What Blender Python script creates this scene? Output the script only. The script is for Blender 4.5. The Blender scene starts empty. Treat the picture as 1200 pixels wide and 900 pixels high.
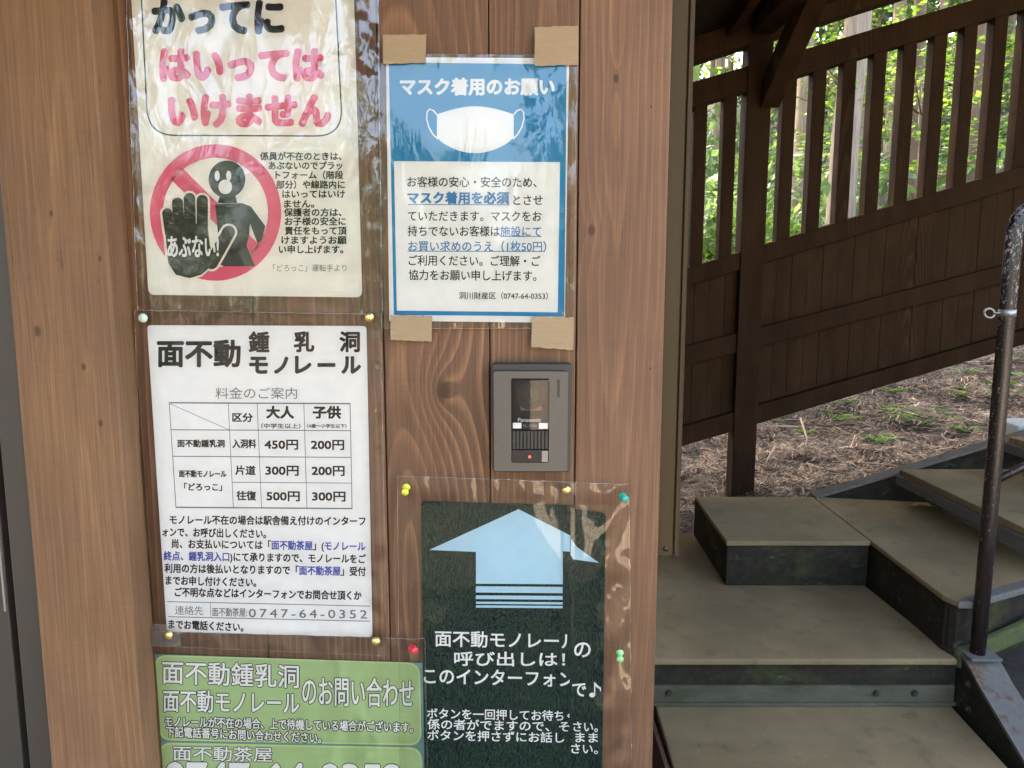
import bpy, math, random
from mathutils import Vector, Matrix, noise
R = math.radians
sc = bpy.context.scene
col = sc.collection

# ------------------------------------------------------------------ camera, world, sun, exposure
PITCH = R(7.8); F = 900.0; EYE = 1.5
cam = bpy.data.cameras.new('camera'); cam.sensor_width = 36; cam.lens = 36 * F / 1200
cam.clip_start = 0.02; cam.clip_end = 600
camo = bpy.data.objects.new('camera', cam); col.objects.link(camo)
camo.location = (0, 0, EYE); camo.rotation_euler = (R(90) - PITCH, 0, 0)
sc.camera = camo

SUN_EL, SUN_AZ = R(58), R(-15)        # azimuth measured from +Y towards +X: the sun stands behind the hut, to the left
w = bpy.data.worlds.new('World'); sc.world = w; w.use_nodes = True
nt = w.node_tree; nt.nodes.clear()
sky = nt.nodes.new('ShaderNodeTexSky'); sky.sky_type = 'NISHITA'; sky.sun_disc = False
sky.sun_elevation = SUN_EL; sky.sun_rotation = SUN_AZ
sky.dust_density = 6; sky.ozone_density = 0.3
bg = nt.nodes.new('ShaderNodeBackground'); bg.inputs['Strength'].default_value = 0.15
wo = nt.nodes.new('ShaderNodeOutputWorld')
nt.links.new(sky.outputs[0], bg.inputs[0]); nt.links.new(bg.outputs[0], wo.inputs[0])
sun = bpy.data.lights.new('sun', 'SUN'); sun.energy = 2.0; sun.angle = R(0.6); sun.color = (1, .94, .84)
suno = bpy.data.objects.new('sun', sun); col.objects.link(suno); suno.location = (-5, 8, 14)
sd = Vector((math.sin(SUN_AZ) * math.cos(SUN_EL), math.cos(SUN_AZ) * math.cos(SUN_EL), math.sin(SUN_EL)))
suno.rotation_euler = sd.to_track_quat('Z', 'Y').to_euler()
sc.view_settings.view_transform = 'Standard'; sc.view_settings.look = 'None'
sc.view_settings.exposure = 3.82; sc.view_settings.gamma = 1; sc.view_settings.use_curve_mapping = False
sc.view_settings.use_white_balance = True; sc.view_settings.white_balance_temperature = 6900; sc.view_settings.white_balance_tint = 10
sc.cycles.max_bounces = 8; sc.cycles.transparent_max_bounces = 16
sc.cycles.use_denoising = True

# ------------------------------------------------------------------ helpers
CP, SP = math.cos(PITCH), math.sin(PITCH)
def ray(px, py):
    a = (px - 600) / F; b = (450 - py) / F
    return Vector((a, CP + SP * b, -SP + CP * b))
def at(px, py, Y):
    d = ray(px, py); return Vector((0, 0, EYE)) + d * (Y / d.y)

class MB:
    def __init__(s): s.v = []; s.f = []
    def vert(s, p): s.v.append(tuple(p)); return len(s.v) - 1
    def face(s, pts): s.f.append([s.vert(p) for p in pts])
    def box(s, x0, x1, y0, y1, z0, z1):
        s.hexa([(x0,y0,z0),(x1,y0,z0),(x1,y0,z1),(x0,y0,z1)], [(x0,y1,z0),(x1,y1,z0),(x1,y1,z1),(x0,y1,z1)])
    def hexa(s, a, b):                      # two matching loops, a seen from outside counter-clockwise
        n = len(a); i = len(s.v)
        s.v += [tuple(p) for p in a] + [tuple(p) for p in b]
        s.f.append([i + k for k in range(n)]); s.f.append([i + n + k for k in reversed(range(n))])
        for k in range(n):
            m = (k + 1) % n; s.f.append([i + m, i + k, i + n + k, i + n + m])
    def prism(s, pts, d):                   # planar loop pushed along vector d
        d = Vector(d); s.hexa([Vector(p) for p in pts], [Vector(p) + d for p in pts])
    def pxprism(s, pts, Y, depth): s.prism([at(x, y, Y) for x, y in pts], (0, depth, 0))
    def tube(s, pts, r, n=10, cap=True):
        pts = [Vector(p) for p in pts]; rr = r if isinstance(r, (list, tuple)) else [r] * len(pts)
        up = Vector((0.13, 0.31, .94)); rings = []
        for i, p in enumerate(pts):
            t = (pts[min(i + 1, len(pts) - 1)] - pts[max(i - 1, 0)]).normalized()
            a = t.cross(up)
            if a.length < .2: a = t.cross(Vector((1, 0, 0)))
            a.normalize(); b = t.cross(a)
            rings.append([s.vert(p + (a * math.cos(2*math.pi*k/n) + b * math.sin(2*math.pi*k/n)) * rr[i]) for k in range(n)])
        for i in range(len(rings) - 1):
            for k in range(n):
                m = (k + 1) % n; s.f.append([rings[i][k], rings[i][m], rings[i+1][m], rings[i+1][k]])
        if cap: s.f.append(rings[0][::-1]); s.f.append(rings[-1])
    def lathe(s, prof, o, axis=(0, -1, 0), n=20):   # prof: (radius, height along axis)
        s.tube([Vector(o) + Vector(axis) * h for _, h in prof], [max(r, 1e-5) for r, _ in prof], n)
    def build(s, name, mat, parent=None, bevel=0, smooth=False):
        L = Vector(parent_loc(parent)) if parent else Vector((0, 0, 0))
        me = bpy.data.meshes.new(name)
        me.from_pydata([tuple(Vector(p) - L) for p in s.v], [], s.f); me.validate(); me.update()
        if smooth:
            for p in me.polygons: p.use_smooth = True
        o = bpy.data.objects.new(name, me); col.objects.link(o)
        if mat: me.materials.append(mat)
        if parent: o.parent = parent
        if bevel:
            m = o.modifiers.new('bevel', 'BEVEL'); m.width = bevel; m.segments = 2; m.limit_method = 'ANGLE'
        return o
def parent_loc(p):
    L = Vector(p.location)
    while p.parent: p = p.parent; L += Vector(p.location)
    return L
def tag(o, label, cat, group=None):
    o['label'] = label; o['category'] = cat
    if group: o['group'] = group
    return o
def thing(name, label, cat, loc=(0, 0, 0), group=None):
    o = bpy.data.objects.new(name, None); col.objects.link(o); o.location = loc
    o.empty_display_size = .1
    return tag(o, label, cat, group)
def kind(o, k): o['kind'] = k; return o

# ------------------------------------------------------------------ material helpers
class N:                                   # a math value in a node tree
    def __init__(s, t, k): s.t = t; s.k = k
    def _op(s, op, *o):
        n = s.t.nodes.new('ShaderNodeMath'); n.operation = op
        for i, x in enumerate((s,) + o):
            if isinstance(x, N): s.t.links.new(x.k, n.inputs[i])
            else: n.inputs[i].default_value = x
        return N(s.t, n.outputs[0])
    def __add__(s, o): return s._op('ADD', o)
    def __sub__(s, o): return s._op('SUBTRACT', o)
    def __mul__(s, o): return s._op('MULTIPLY', o)
    def __truediv__(s, o): return s._op('DIVIDE', o)
    def sqrt(s): return s._op('SQRT')
    def fract(s): return s._op('FRACT')
    def exp(s): return s._op('EXPONENT')
    def max(s, o): return s._op('MAXIMUM', o)
    def min(s, o): return s._op('MINIMUM', o)
    def pow(s, o): return s._op('POWER', o)
class Mat:
    def __init__(s, name):
        s.m = bpy.data.materials.new(name); s.m.use_nodes = True; s.t = s.m.node_tree
        s.b = s.t.nodes['Principled BSDF']; s.out = s.t.nodes['Material Output']
        s.geo = s.t.nodes.new('ShaderNodeNewGeometry')
    def xyz(s):
        n = s.t.nodes.new('ShaderNodeSeparateXYZ'); s.t.links.new(s.geo.outputs['Position'], n.inputs[0])
        return [N(s.t, n.outputs[i]) for i in range(3)]
    def noise(s, scale=(1, 1, 1), detail=3, rough=.5, off=(0, 0, 0), dist=0):
        mp = s.t.nodes.new('ShaderNodeMapping'); mp.inputs['Scale'].default_value = scale; mp.inputs['Location'].default_value = off
        s.t.links.new(s.geo.outputs['Position'], mp.inputs[0])
        n = s.t.nodes.new('ShaderNodeTexNoise'); n.inputs['Scale'].default_value = 1; n.inputs['Detail'].default_value = detail
        n.inputs['Roughness'].default_value = rough; n.inputs['Distortion'].default_value = dist
        s.t.links.new(mp.outputs[0], n.inputs['Vector']); return N(s.t, n.outputs[0])
    def ramp(s, f, stops, interp='LINEAR'):
        n = s.t.nodes.new('ShaderNodeValToRGB'); n.color_ramp.interpolation = interp
        e = n.color_ramp.elements
        while len(e) < len(stops): e.new(.5)
        for k, (p, c) in enumerate(stops):
            e[k].position = p; e[k].color = (c, c, c, 1) if isinstance(c, (int, float)) else (*c, 1)
        s.t.links.new(f.k, n.inputs[0]); return n.outputs[0]
    def mix(s, f, a, b, mode='MIX'):
        n = s.t.nodes.new('ShaderNodeMix'); n.data_type = 'RGBA'; n.blend_type = mode
        for i, x in ((0, f), (6, a), (7, b)):
            x = x.k if isinstance(x, N) else x
            if isinstance(x, bpy.types.NodeSocket): s.t.links.new(x, n.inputs[i])
            elif i == 0: n.inputs[0].default_value = x
            else: n.inputs[i].default_value = (*x, 1)
        return n.outputs[2]
    def bump(s, h, strength=.2, dist=.002):
        n = s.t.nodes.new('ShaderNodeBump'); n.inputs['Strength'].default_value = strength; n.inputs['Distance'].default_value = dist
        s.t.links.new(h.k if isinstance(h, N) else h, n.inputs['Height']); return n.outputs[0]
    def set(s, **k):
        for key, v in k.items():
            i = s.b.inputs[{'color': 'Base Color', 'rough': 'Roughness', 'metal': 'Metallic', 'normal': 'Normal', 'spec': 'Specular IOR Level', 'emit': 'Emission Color', 'estr': 'Emission Strength', 'coat': 'Coat Weight', 'trans': 'Transmission Weight', 'alpha': 'Alpha'}[key]]
            v = v.k if isinstance(v, N) else v
            if isinstance(v, bpy.types.NodeSocket): s.t.links.new(v, i)
            elif isinstance(v, tuple): i.default_value = (*v, 1)
            else: i.default_value = v
        return s
def plain(name, c, rough=.6, metal=0, var=.12, sc_=30, bump=0, spec=.5):
    m = Mat(name); n = m.noise((sc_,) * 3, 4, .6)
    m.set(color=m.mix(n, tuple(x * (1 - var) for x in c), tuple(x * (1 + var) for x in c)), rough=rough, metal=metal, spec=spec)
    if bump: m.set(normal=m.bump(m.noise((sc_ * 6,) * 3, 3, .6), bump, .001))
    return m.m

def wood(name, base, line, xc, d0, slope, z0=1.5, ring=.008, knots=(), seed=0, warp=.010, rough=.55, axis='xz', contrast=.8, fibre=1.0, spec=.25):
    """stained timber: growth rings of a flat-sawn board, bent round its knots. knots: (x, z, radius, swirl)"""
    m = Mat(name); x, y, z = m.xyz()
    if axis == 'yz': x = y
    if axis == 'xr': pass
    n1 = m.noise((9, 9, 1.3), 2, .5, (seed, seed * 1.7, seed)); n2 = m.noise((60, 60, 4), 2, .5, (seed * 3.1, 0, 2))
    dx = x - xc; dz = (z - z0) * slope + d0
    r = (dx * dx + dz * dz).sqrt() + n1 * warp * 2.2 + n2 * (warp * .10)
    km = None
    for kx, kz, kr, sw in knots:
        a = x - kx; b = (z - kz) * .62
        d2 = (a * a + b * b)
        e = ((d2 + 1e-7).sqrt() * (-1 / (kr * 2.4))).exp(); r = r + e * sw
        c = (d2 * (-1 / (kr * kr * .55))).exp(); km = c if km is None else km.max(c)
    t = (r / ring).fract()
    lines = N(m.t, m.ramp(t, [(0, .0), (.45, .06), (.72, .55), (.88, 1), (.97, .35), (1, 0)]))
    amp = N(m.t, m.ramp(m.noise((14, 14, 1.2), 2, .5, (seed * 2, 5, 1)), [(.3, .2), (.65, 1)]))
    c = m.mix(lines * amp * contrast, base, line)
    fib = m.noise((420, 420, 7), 4, .65, (seed, 1, 1)); blot = m.noise((7, 7, 3), 4, .6, (seed, 9, 4))
    c = m.mix(1.0, c, m.ramp(fib, [(.25, 1 - .34 * fibre), (.75, 1 + .18 * fibre)]), 'MULTIPLY')
    c = m.mix(1.0, c, m.ramp(blot, [(.3, .74), (.7, 1.14)]), 'MULTIPLY')
    scr = m.noise((30, 30, 260), 2, .6, (seed, 3, 3)); c = m.mix(1.0, c, m.ramp(scr, [(.2, .93), (.5, 1.0)]), 'MULTIPLY')
    spots = m.noise((55, 55, 22), 3, .55, (seed * 5, 2, 7)); c = m.mix(1.0, c, m.ramp(spots, [(.70, 1.0), (.78, .6)]), 'MULTIPLY')
    chk = m.noise((150, 150, 2.2), 2, .4, (seed * 7, 4, 2)); cm = m.noise((9, 9, 5), 2, .5, (seed, 6, 8))
    ck = N(m.t, m.ramp(chk, [(.485, 0), (.5, 1), (.515, 0)])) * N(m.t, m.ramp(cm, [(.54, 0), (.64, .6)]))
    c = m.mix(ck, c, tuple(v * .35 for v in base))
    if km is not None: c = m.mix(N(m.t, m.ramp(km, [(.25, 0), (.75, .85)])), c, tuple(v * .30 for v in base))
    h = lines * .5 + fib * .6
    m.set(color=c, rough=rough, normal=m.bump(h, .22, .0012), spec=spec)
    return m.m

def film_mat(name, gain=1.0, white=.02, seed=0, bscale=26, bstr=.35, gr=.035):
    m = Mat(name); t = m.t; t.nodes.remove(m.b)
    h = m.noise((bscale, 1, bscale * .55), 3, .5, (seed, 0, seed * 2.3), 1.2) + m.noise((bscale * 5, 1, bscale * 4), 2, .5, (seed * 2, 0, 1)) * .10
    msk = N(t, m.ramp(m.noise((7, 1, 5), 2, .5, (seed * 1.3, 0, seed)), [(.42, .12), (.62, 1)]))
    nb = m.bump(h * msk, bstr, .006)
    fr = t.nodes.new('ShaderNodeFresnel'); fr.inputs[0].default_value = 1.56; t.links.new(nb, fr.inputs[1])
    fac = (N(t, fr.outputs[0]) * gain).min(1.0)
    gl = t.nodes.new('ShaderNodeBsdfGlossy'); gl.inputs['Roughness'].default_value = gr; t.links.new(nb, gl.inputs['Normal'])
    tr = t.nodes.new('ShaderNodeBsdfTransparent'); tr.inputs[0].default_value = (.975, .975, .97, 1)
    df = t.nodes.new('ShaderNodeBsdfDiffuse'); df.inputs[0].default_value = (.85, .85, .83, 1)
    m0 = t.nodes.new('ShaderNodeMixShader'); m0.inputs[0].default_value = white * .4
    t.links.new(tr.outputs[0], m0.inputs[1]); t.links.new(df.outputs[0], m0.inputs[2])
    m1 = t.nodes.new('ShaderNodeMixShader'); t.links.new(fac.k, m1.inputs[0]); t.links.new(m0.outputs[0], m1.inputs[1]); t.links.new(gl.outputs[0], m1.inputs[2])
    t.links.new(m1.outputs[0], m.out.inputs[0]); return m.m

def leaf_mat(name, dark, light, trans=.45, rough=.5):
    m = Mat(name); t = m.t
    rn = N(t, m.geo.outputs['Random Per Island']); c = m.mix(rn, dark, light)
    big = m.noise((.9,) * 3, 2, .5); c = m.mix(1.0, c, m.ramp(big, [(.3, .65), (.7, 1.25)]), 'MULTIPLY')
    m.set(color=c, rough=rough, spec=.3)
    tl = t.nodes.new('ShaderNodeBsdfTranslucent'); t.links.new(m.mix(1.0, c, (1.25, 1.3, .85), 'MULTIPLY'), tl.inputs[0])
    mx = t.nodes.new('ShaderNodeMixShader'); mx.inputs[0].default_value = trans
    t.links.new(m.b.outputs[0], mx.inputs[1]); t.links.new(tl.outputs[0], mx.inputs[2]); t.links.new(mx.outputs[0], m.out.inputs[0])
    return m.m

# ------------------------------------------------------------------ terrain, ground
def sst(a, b, x):
    t = min(1, max(0, (x - a) / (b - a))); return t * t * (3 - 2 * t)
def terr(X, Y):
    k = sst(3.2, 4.3, Y) if X < 1.9 else sst(2.9, 4.0, Y)
    z = .20 + .12 * (min(max(X, -3), 20) - 1) + .085 * (min(Y, 60) - 4) + .19 * max(0, min(Y, 60) - 7.5) + .09 * max(0, min(X, 20) - 4)
    z += .07 * (noise.noise((X * .8, Y * .8, 3)) + .5 * noise.noise((X * 2.3, Y * 2.3, 7)))
    return k * z - .012 * (1 - k)
def axis(lo, a, b, hi, fine):
    out = []; x = lo
    while x < hi:
        out.append(x); d = max(a - x, x - b, 0); x += fine + d * .16
    return out + [hi]
gx = axis(-130, .4, 7, 130, .11); gy = axis(-130, 3.2, 9, 130, .11)
mb = MB()
for yy in gy:
    for xx in gx: mb.v.append((xx, yy, terr(xx, yy)))
nx = len(gx)
for j in range(len(gy) - 1):
    for i in range(nx - 1): mb.f.append([j*nx+i, j*nx+i+1, (j+1)*nx+i+1, (j+1)*nx+i])
m = Mat('forest_floor'); x, y, z = m.xyz()
n1 = m.noise((2.2,) * 3, 5, .65); n2 = m.noise((26,) * 3, 5, .7); n3 = m.noise((.35,) * 3, 3, .5, (4, 1, 0))
soil = m.mix(n2, (.008, .006, .005), (.034, .024, .018)); soil = m.mix(m.ramp(n1, [(.42, 0), (.62, 1)]), soil, (.045, .030, .022))
soil = m.mix(N(m.t, m.ramp(n3, [(.45, 0), (.6, 1)])) * N(m.t, m.ramp((y - 6) / 8, [(0, 0), (1, .9)])), soil, (.05, .10, .02))
yard = m.mix(m.noise((40,) * 3, 4, .7), (.03, .026, .018), (.07, .056, .038))
m.set(color=m.mix(m.ramp((y + .2) / 3, [(.3, 0), (.6, 1)]), yard, soil), rough=.9, normal=m.bump(n2, .8, .02))
kind(mb.build('ground', m.m, smooth=True), 'structure')
mb = MB(); mb.face([(.7, -13, .006), (10, -13, .006), (10, -2.6, .006), (.42, -2.6, .006)]); kind(mb.build('added_reflector_sheet', plain('pale_reflector', (.42, .34, .25), .85, var=.25, sc_=3)), 'structure')  # unseen pale sheet, added for the film creases to reflect

# ------------------------------------------------------------------ hut: boards, post, door, corner trim
WY = .89                                    # front of the wall boards
hut = thing('wooden_hut', 'brown stained timber hut wall in front, carrying all the notices and the intercom', 'building', (-.9, WY, 0))
def wx(px, Y=WY): return at(px, 450, Y).x
seam = [wx(136) - .02, wx(300), wx(450.5), wx(574.2), wx(674.7), wx(777)]
B1, L1 = (.204, .106, .057), (.42, .21, .10)
def kw(px, py, r, sw, Y=WY): p = at(px, py, Y); return (p.x, p.z, r, sw)
specs = [dict(xc=wx(230), d0=.02, slope=.03, seed=1.3, ring=.009, knots=[kw(380, 760, .006, .01)]),
         dict(xc=wx(360), d0=.03, slope=.02, seed=2.9, ring=.007),
         dict(xc=wx(478), d0=.012, slope=.11, z0=1.24, seed=4.4, ring=.0105, knots=[kw(519, 458, .0125, .055), kw(502, 290, .006, .010)], warp=.010, contrast=1.0),
         dict(xc=wx(640), d0=.035, slope=.02, seed=6.1, ring=.006, contrast=.6),
         dict(xc=wx(716), d0=.004, slope=.055, z0=1.86, seed=8.2, ring=.009, knots=[kw(722, 92, .0048, .010), kw(693, 270, .0062, .013), kw(763, 125, .0018, .002), kw(762, 432, .0018, .003)], contrast=.5, warp=.008)]
bb = [(.70, .75), (.72, .75), (.74, .98), (.74, .75), (.86, .74)]
for i, s in enumerate(specs):
    a, b = seam[i], seam[i + 1]; mb = MB(); k, kl = bb[i]
    mb.box(a + .0007, b - .0007, WY, WY + .018, 0.03, 2.40)
    wm = wood('stained_board_%d' % i, tuple(v * k for v in B1), tuple(v * kl for v in L1), **s)
    mb.build('wall_board', wm, hut, bevel=.0012)
dark = plain('dark_backing', (.015, .011, .008), .9)
side_wood = wood('stained_side_board', (.17, .10, .06), (.26, .15, .085), 1.6, .03, .02, axis='yz', ring=.01, seed=3.3)
mb = MB(); mb.box(seam[0], seam[5] - .004, WY + .020, WY + .06, .03, 2.40); mb.build('wall_core', dark, hut)
for k in range(31):                         # the return wall, out of sight round the corner
    mb = MB(); y0 = WY + .064 + k * .15; mb.box(seam[5] - .022, seam[5] - .004, y0, y0 + .147, .03, 2.44); mb.build('wall_board', side_wood, hut, bevel=.001)
mb = MB(); mb.box(-2.6, seam[5] - .03, 5.6, 5.64, .03, 3.15); mb.build('rear_wall', side_wood, hut)
mb = MB(); mb.prism([(-2.9, -.45, 2.24), (.39, -.45, 2.24), (.39, 6.0, 3.27), (-2.9, 6.0, 3.27)], (0, 0, .06)); mb.build('roof', plain('roof_sheet', (.10, .085, .075), .6), hut)  # out of view; eave and length drawn out to shade wall and steps
# post at the left, proud of the boards
PYF = .843; pl, pr = wx(20.5, PYF), wx(137.5, PYF)
post_wood = wood('stained_post', (.205, .108, .053), (.30, .165, .078), wx(95, PYF), .03, .025, seed=11.2, ring=.0075, contrast=.45, warp=.012, fibre=1.1,
                 knots=[kw(44, 388, .0058, .010, PYF), kw(98, 430, .0042, .006, PYF), kw(117, 303, .0032, .004, PYF), kw(60, 250, .003, .003, PYF), kw(118, 496, .004, .006, PYF)])
mb = MB(); mb.box(pl, pr, PYF, WY + .06, 0.0, 2.40); mb.build('corner_post', post_wood, hut, bevel=.002)
bronze = Mat('bronze_frame'); bronze.set(color=bronze.mix(bronze.noise((30, 30, 3)), (.05, .042, .034), (.064, .053, .044)), rough=.42, metal=.25); bronze = bronze.m
FY = .852
fr0 = at(35, 900, FY).x
mb = MB(); mb.box(fr0, pl - .001, FY, .93, .02, 2.3); mb.box(fr0 - .006, fr0 - .0003, FY + .018, .93, .02, 2.3); mb.build('door_frame', bronze, hut, bevel=.0015)
dr = thing_door = MB(); lf = fr0 - .0105
dr.box(lf - .9, lf, FY + .004, FY + .04, .03, 2.25); door = dr.build('sliding_door', bronze, hut, bevel=.0015)
mb = MB(); a = at(9, 628, FY); b = at(18, 717, FY); mb.box(lf - .0035, lf - .001, FY + .001, FY + .004 - .0003, b.z, a.z); mb.build('latch_plate', plain('worn_steel', (.30, .27, .23), .5, .5), door)
mb = MB(); mb.box(pl - 1.1, pl, FY + .002, .93, 2.31, 2.40); mb.build('door_header', post_wood, hut)
# brown aluminium corner trim, stops short above the steps
TY = .900
trim_m = Mat('bronze_trim'); trim_m.set(color=trim_m.mix(trim_m.noise((40, 40, 2)), (.050, .034, .016), (.064, .043, .021)), rough=.55, metal=.1, spec=.12); trim_m = trim_m.m
tb = at(785, 651, TY); x0 = seam[5] - .003; x1 = at(796.5, 651, TY).x
mb = MB()
wd = x1 - x0
mb.box(x0, x0 + wd * .70, TY, TY + .030, tb.z, 2.42)
mb.box(x0 + wd * .705, x0 + wd * .78, TY + .004, TY + .030, tb.z, 2.42)
mb.box(x0 + wd * .785, x0 + wd * .90, TY + .0005, TY + .030, tb.z, 2.42)
mb.box(x0 + wd * .905, x1, TY + .006, TY + .034, tb.z - .004, 2.42)
tr = mb.build('corner_trim', trim_m, hut, bevel=.0007)
mb = MB(); p = at(778.5, 643, TY); mb.lathe([(.0, 0), (.0033, 0), (.0033, .0012), (.0026, .002), (.0012, .0021), (.0011, .0012), (0, .0012)], (p.x + .002, TY, p.z)); mb.build('screw', plain('blackened_screw', (.05, .04, .035), .4, .7), tr, smooth=True)

# ------------------------------------------------------------------ notices: paper, lettering, film
GC = {}
def glyphs(body, spacing=1.0):
    key = (body, spacing)
    if key not in GC:
        c = bpy.data.curves.new('lettering', 'FONT'); c.body = body; c.size = 1; c.resolution_u = 3; c.fill_mode = 'FRONT'; c.space_character = spacing
        o = bpy.data.objects.new('lettering', c); col.objects.link(o)
        me = o.evaluated_get(bpy.context.evaluated_depsgraph_get()).to_mesh()
        GC[key] = ([(v.co.x, v.co.y) for v in me.vertices], [list(p.vertices) for p in me.polygons])
        col.objects.unlink(o); bpy.data.objects.remove(o); bpy.data.curves.remove(c)
    return GC[key]
STEP = .00003
def put(mb, vs, fs, fn, Y, bold=0):
    """flat glyph faces mapped by fn to photo pixels, then onto the sheet at depth Y; bold = stroke gain in pixels"""
    shifts = [(0, 0)]
    if bold:
        n = 4 if bold < .8 else 8
        shifts += [(bold * math.cos(2*math.pi*(k+.5)/n), bold * math.sin(2*math.pi*(k+.5)/n)) for k in range(n)]
    for q, (sx, sy) in enumerate(shifts):
        i = len(mb.v)
        for x, y in vs:
            px, py = fn(x, y); mb.v.append(tuple(at(px + sx, py + sy, Y - STEP * q)))
        for f in fs: mb.f.append([i + k for k in f])
def line(mb, body, x0, x1, yc0, yc1, h, Y, bold=0, spacing=1.0):
    vs, fs = glyphs(body, spacing); a = min(v[0] for v in vs); b = max(v[0] for v in vs)
    def fn(x, y):
        u = (x - a) / (b - a); return x0 + u * (x1 - x0), yc0 + u * (yc1 - yc0) - (y - .38) * h
    put(mb, vs, fs, fn, Y, bold)
def fit(mb, body, x0, x1, y0, y1, Y, bold=0, tilt=0, spacing=1.0):     # ink box to pixel box
    vs, fs = glyphs(body, spacing); a = min(v[0] for v in vs); b = max(v[0] for v in vs); c = min(v[1] for v in vs); d = max(v[1] for v in vs)
    def fn(x, y):
        u = (x - a) / (b - a); return x0 + u * (x1 - x0), y1 + (y - c) / (d - c) * (y0 - y1) + u * tilt
    put(mb, vs, fs, fn, Y, bold)
def pq(mb, pts, Y): mb.face([at(x, y, Y) for x, y in pts][::-1])
def stroke(mb, pts, w, Y, closed=False):    # a ruled line in pixels
    n = len(pts); L = []
    for i, (x, y) in enumerate(pts):
        p = pts[i - 1] if (i or closed) else pts[i]; q = pts[(i + 1) % n] if (i < n - 1 or closed) else pts[i]
        tx, ty = q[0] - p[0], q[1] - p[1]; l = math.hypot(tx, ty) or 1; L.append((x - ty / l * w / 2, y + tx / l * w / 2, x + ty / l * w / 2, y - tx / l * w / 2))
    for i in range(n if closed else n - 1):
        a, b = L[i], L[(i + 1) % n]; pq(mb, [(a[0], a[1]), (b[0], b[1]), (b[2], b[3]), (a[2], a[3])], Y)
def rrect(c, r, n=6, corners=(1, 1, 1, 1)):  # rounded quad TL TR BR BL in pixels
    out = []
    for k in range(4):
        p = c[k]; a = c[k - 1]; b = c[(k + 1) % 4]
        if not corners[k]: out.append(p); continue
        ua = ((a[0]-p[0]), (a[1]-p[1])); la = math.hypot(*ua); ub = ((b[0]-p[0]), (b[1]-p[1])); lb = math.hypot(*ub)
        s = (p[0] + ua[0]/la*r, p[1] + ua[1]/la*r); e = (p[0] + ub[0]/lb*r, p[1] + ub[1]/lb*r)
        for i in range(n + 1):
            t = i / n; out.append(((1-t)**2*s[0] + 2*t*(1-t)*p[0] + t*t*e[0], (1-t)**2*s[1] + 2*t*(1-t)*p[1] + t*t*e[1]))
    return out
def sheet(name, pts, Y, mat, parent, th=.0003):
    mb = MB(); mb.pxprism(pts[::-1], Y, th); return mb.build(name, mat, parent)
rim_mat = film_mat('film_rim_glint', 2.0, .3, 2, 40, .3)  # whitened tube paints the light caught along the film's edge
def film(quad, Y, mat, parent, amp=.0012, seed=0, nx=36, ny=44, extra=None, name='laminate_film'):
    mb = MB(); TL, TR, BR, BL = quad
    for j in range(ny + 1):
        v = j / ny
        for i in range(nx + 1):
            u = i / nx
            px = (TL[0]*(1-u)+TR[0]*u)*(1-v) + (BL[0]*(1-u)+BR[0]*u)*v; py = (TL[1]*(1-u)+TR[1]*u)*(1-v) + (BL[1]*(1-u)+BR[1]*u)*v
            p = at(px, py, Y); e = min(u, 1-u, v, 1-v)
            d = amp * (noise.noise((p.x * 9, seed, p.z * 6)) + .5 * noise.noise((p.x * 24, seed + 5, p.z * 18)))
            d += amp * 1.3 * max(0, 1 - e / .09) * noise.noise((p.x * 60, seed + 9, p.z * 34))
            if extra: d += extra(px, py)
            mb.v.append((p.x, p.y + d, p.z))
    for j in range(ny):
        for i in range(nx): k = j*(nx+1)+i; mb.f.append([k, k+nx+1, k+nx+2, k+1])
    fo = mb.build(name, mat, parent, smooth=True)
    w_ = nx + 1; per = [i for i in range(w_)] + [j*w_+nx for j in range(1, ny+1)] + [ny*w_+i for i in range(nx-1, -1, -1)] + [j*w_ for j in range(ny-1, -1, -1)]
    rm = MB(); rm.tube([mb.v[i] for i in per], .0003, 5, False)
    if parent: rm.build('film_edge_glint', rim_mat, parent, smooth=True)
    return fo
def crease(fn, amp, seed, sx=34, sz=26):       # buckled film: ridged creases where fn(px, py) is above zero
    def f(px, py):
        k = fn(px, py)
        if k <= 0: return 0
        n1 = noise.noise((px * sx * .001, py * sz * .001, seed)); n2 = noise.noise((px * sx * .0025, py * sz * .002, seed + 4))
        return -k * amp * ((1 - abs(n1) * 2.2) ** 1 + .45 * (1 - abs(n2) * 2))
    return f
def ink(name, c, rough=.6): return plain(name, c, rough, var=.08, sc_=60, spec=.06)
black = ink('black_ink', (.014, .014, .015)); pink = ink('pink_ink', (.68, .085, .18)); grey_ink = ink('grey_ink', (.14, .14, .15)); blue_ink = ink('blue_ink', (.045, .075, .36))
whiteink = ink('white_ink', (.80, .80, .78))
PY = .8876; TX = PY - .00022; FL = .8846
def circ(cx, cy, rx, ry, n=40, a0=0, a1=2 * math.pi): return [(cx + rx * math.cos(a0 + (a1 - a0) * k / n), cy + ry * math.sin(a0 + (a1 - a0) * k / n)) for k in range(n + (a1 - a0 < 6.2))]

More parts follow.
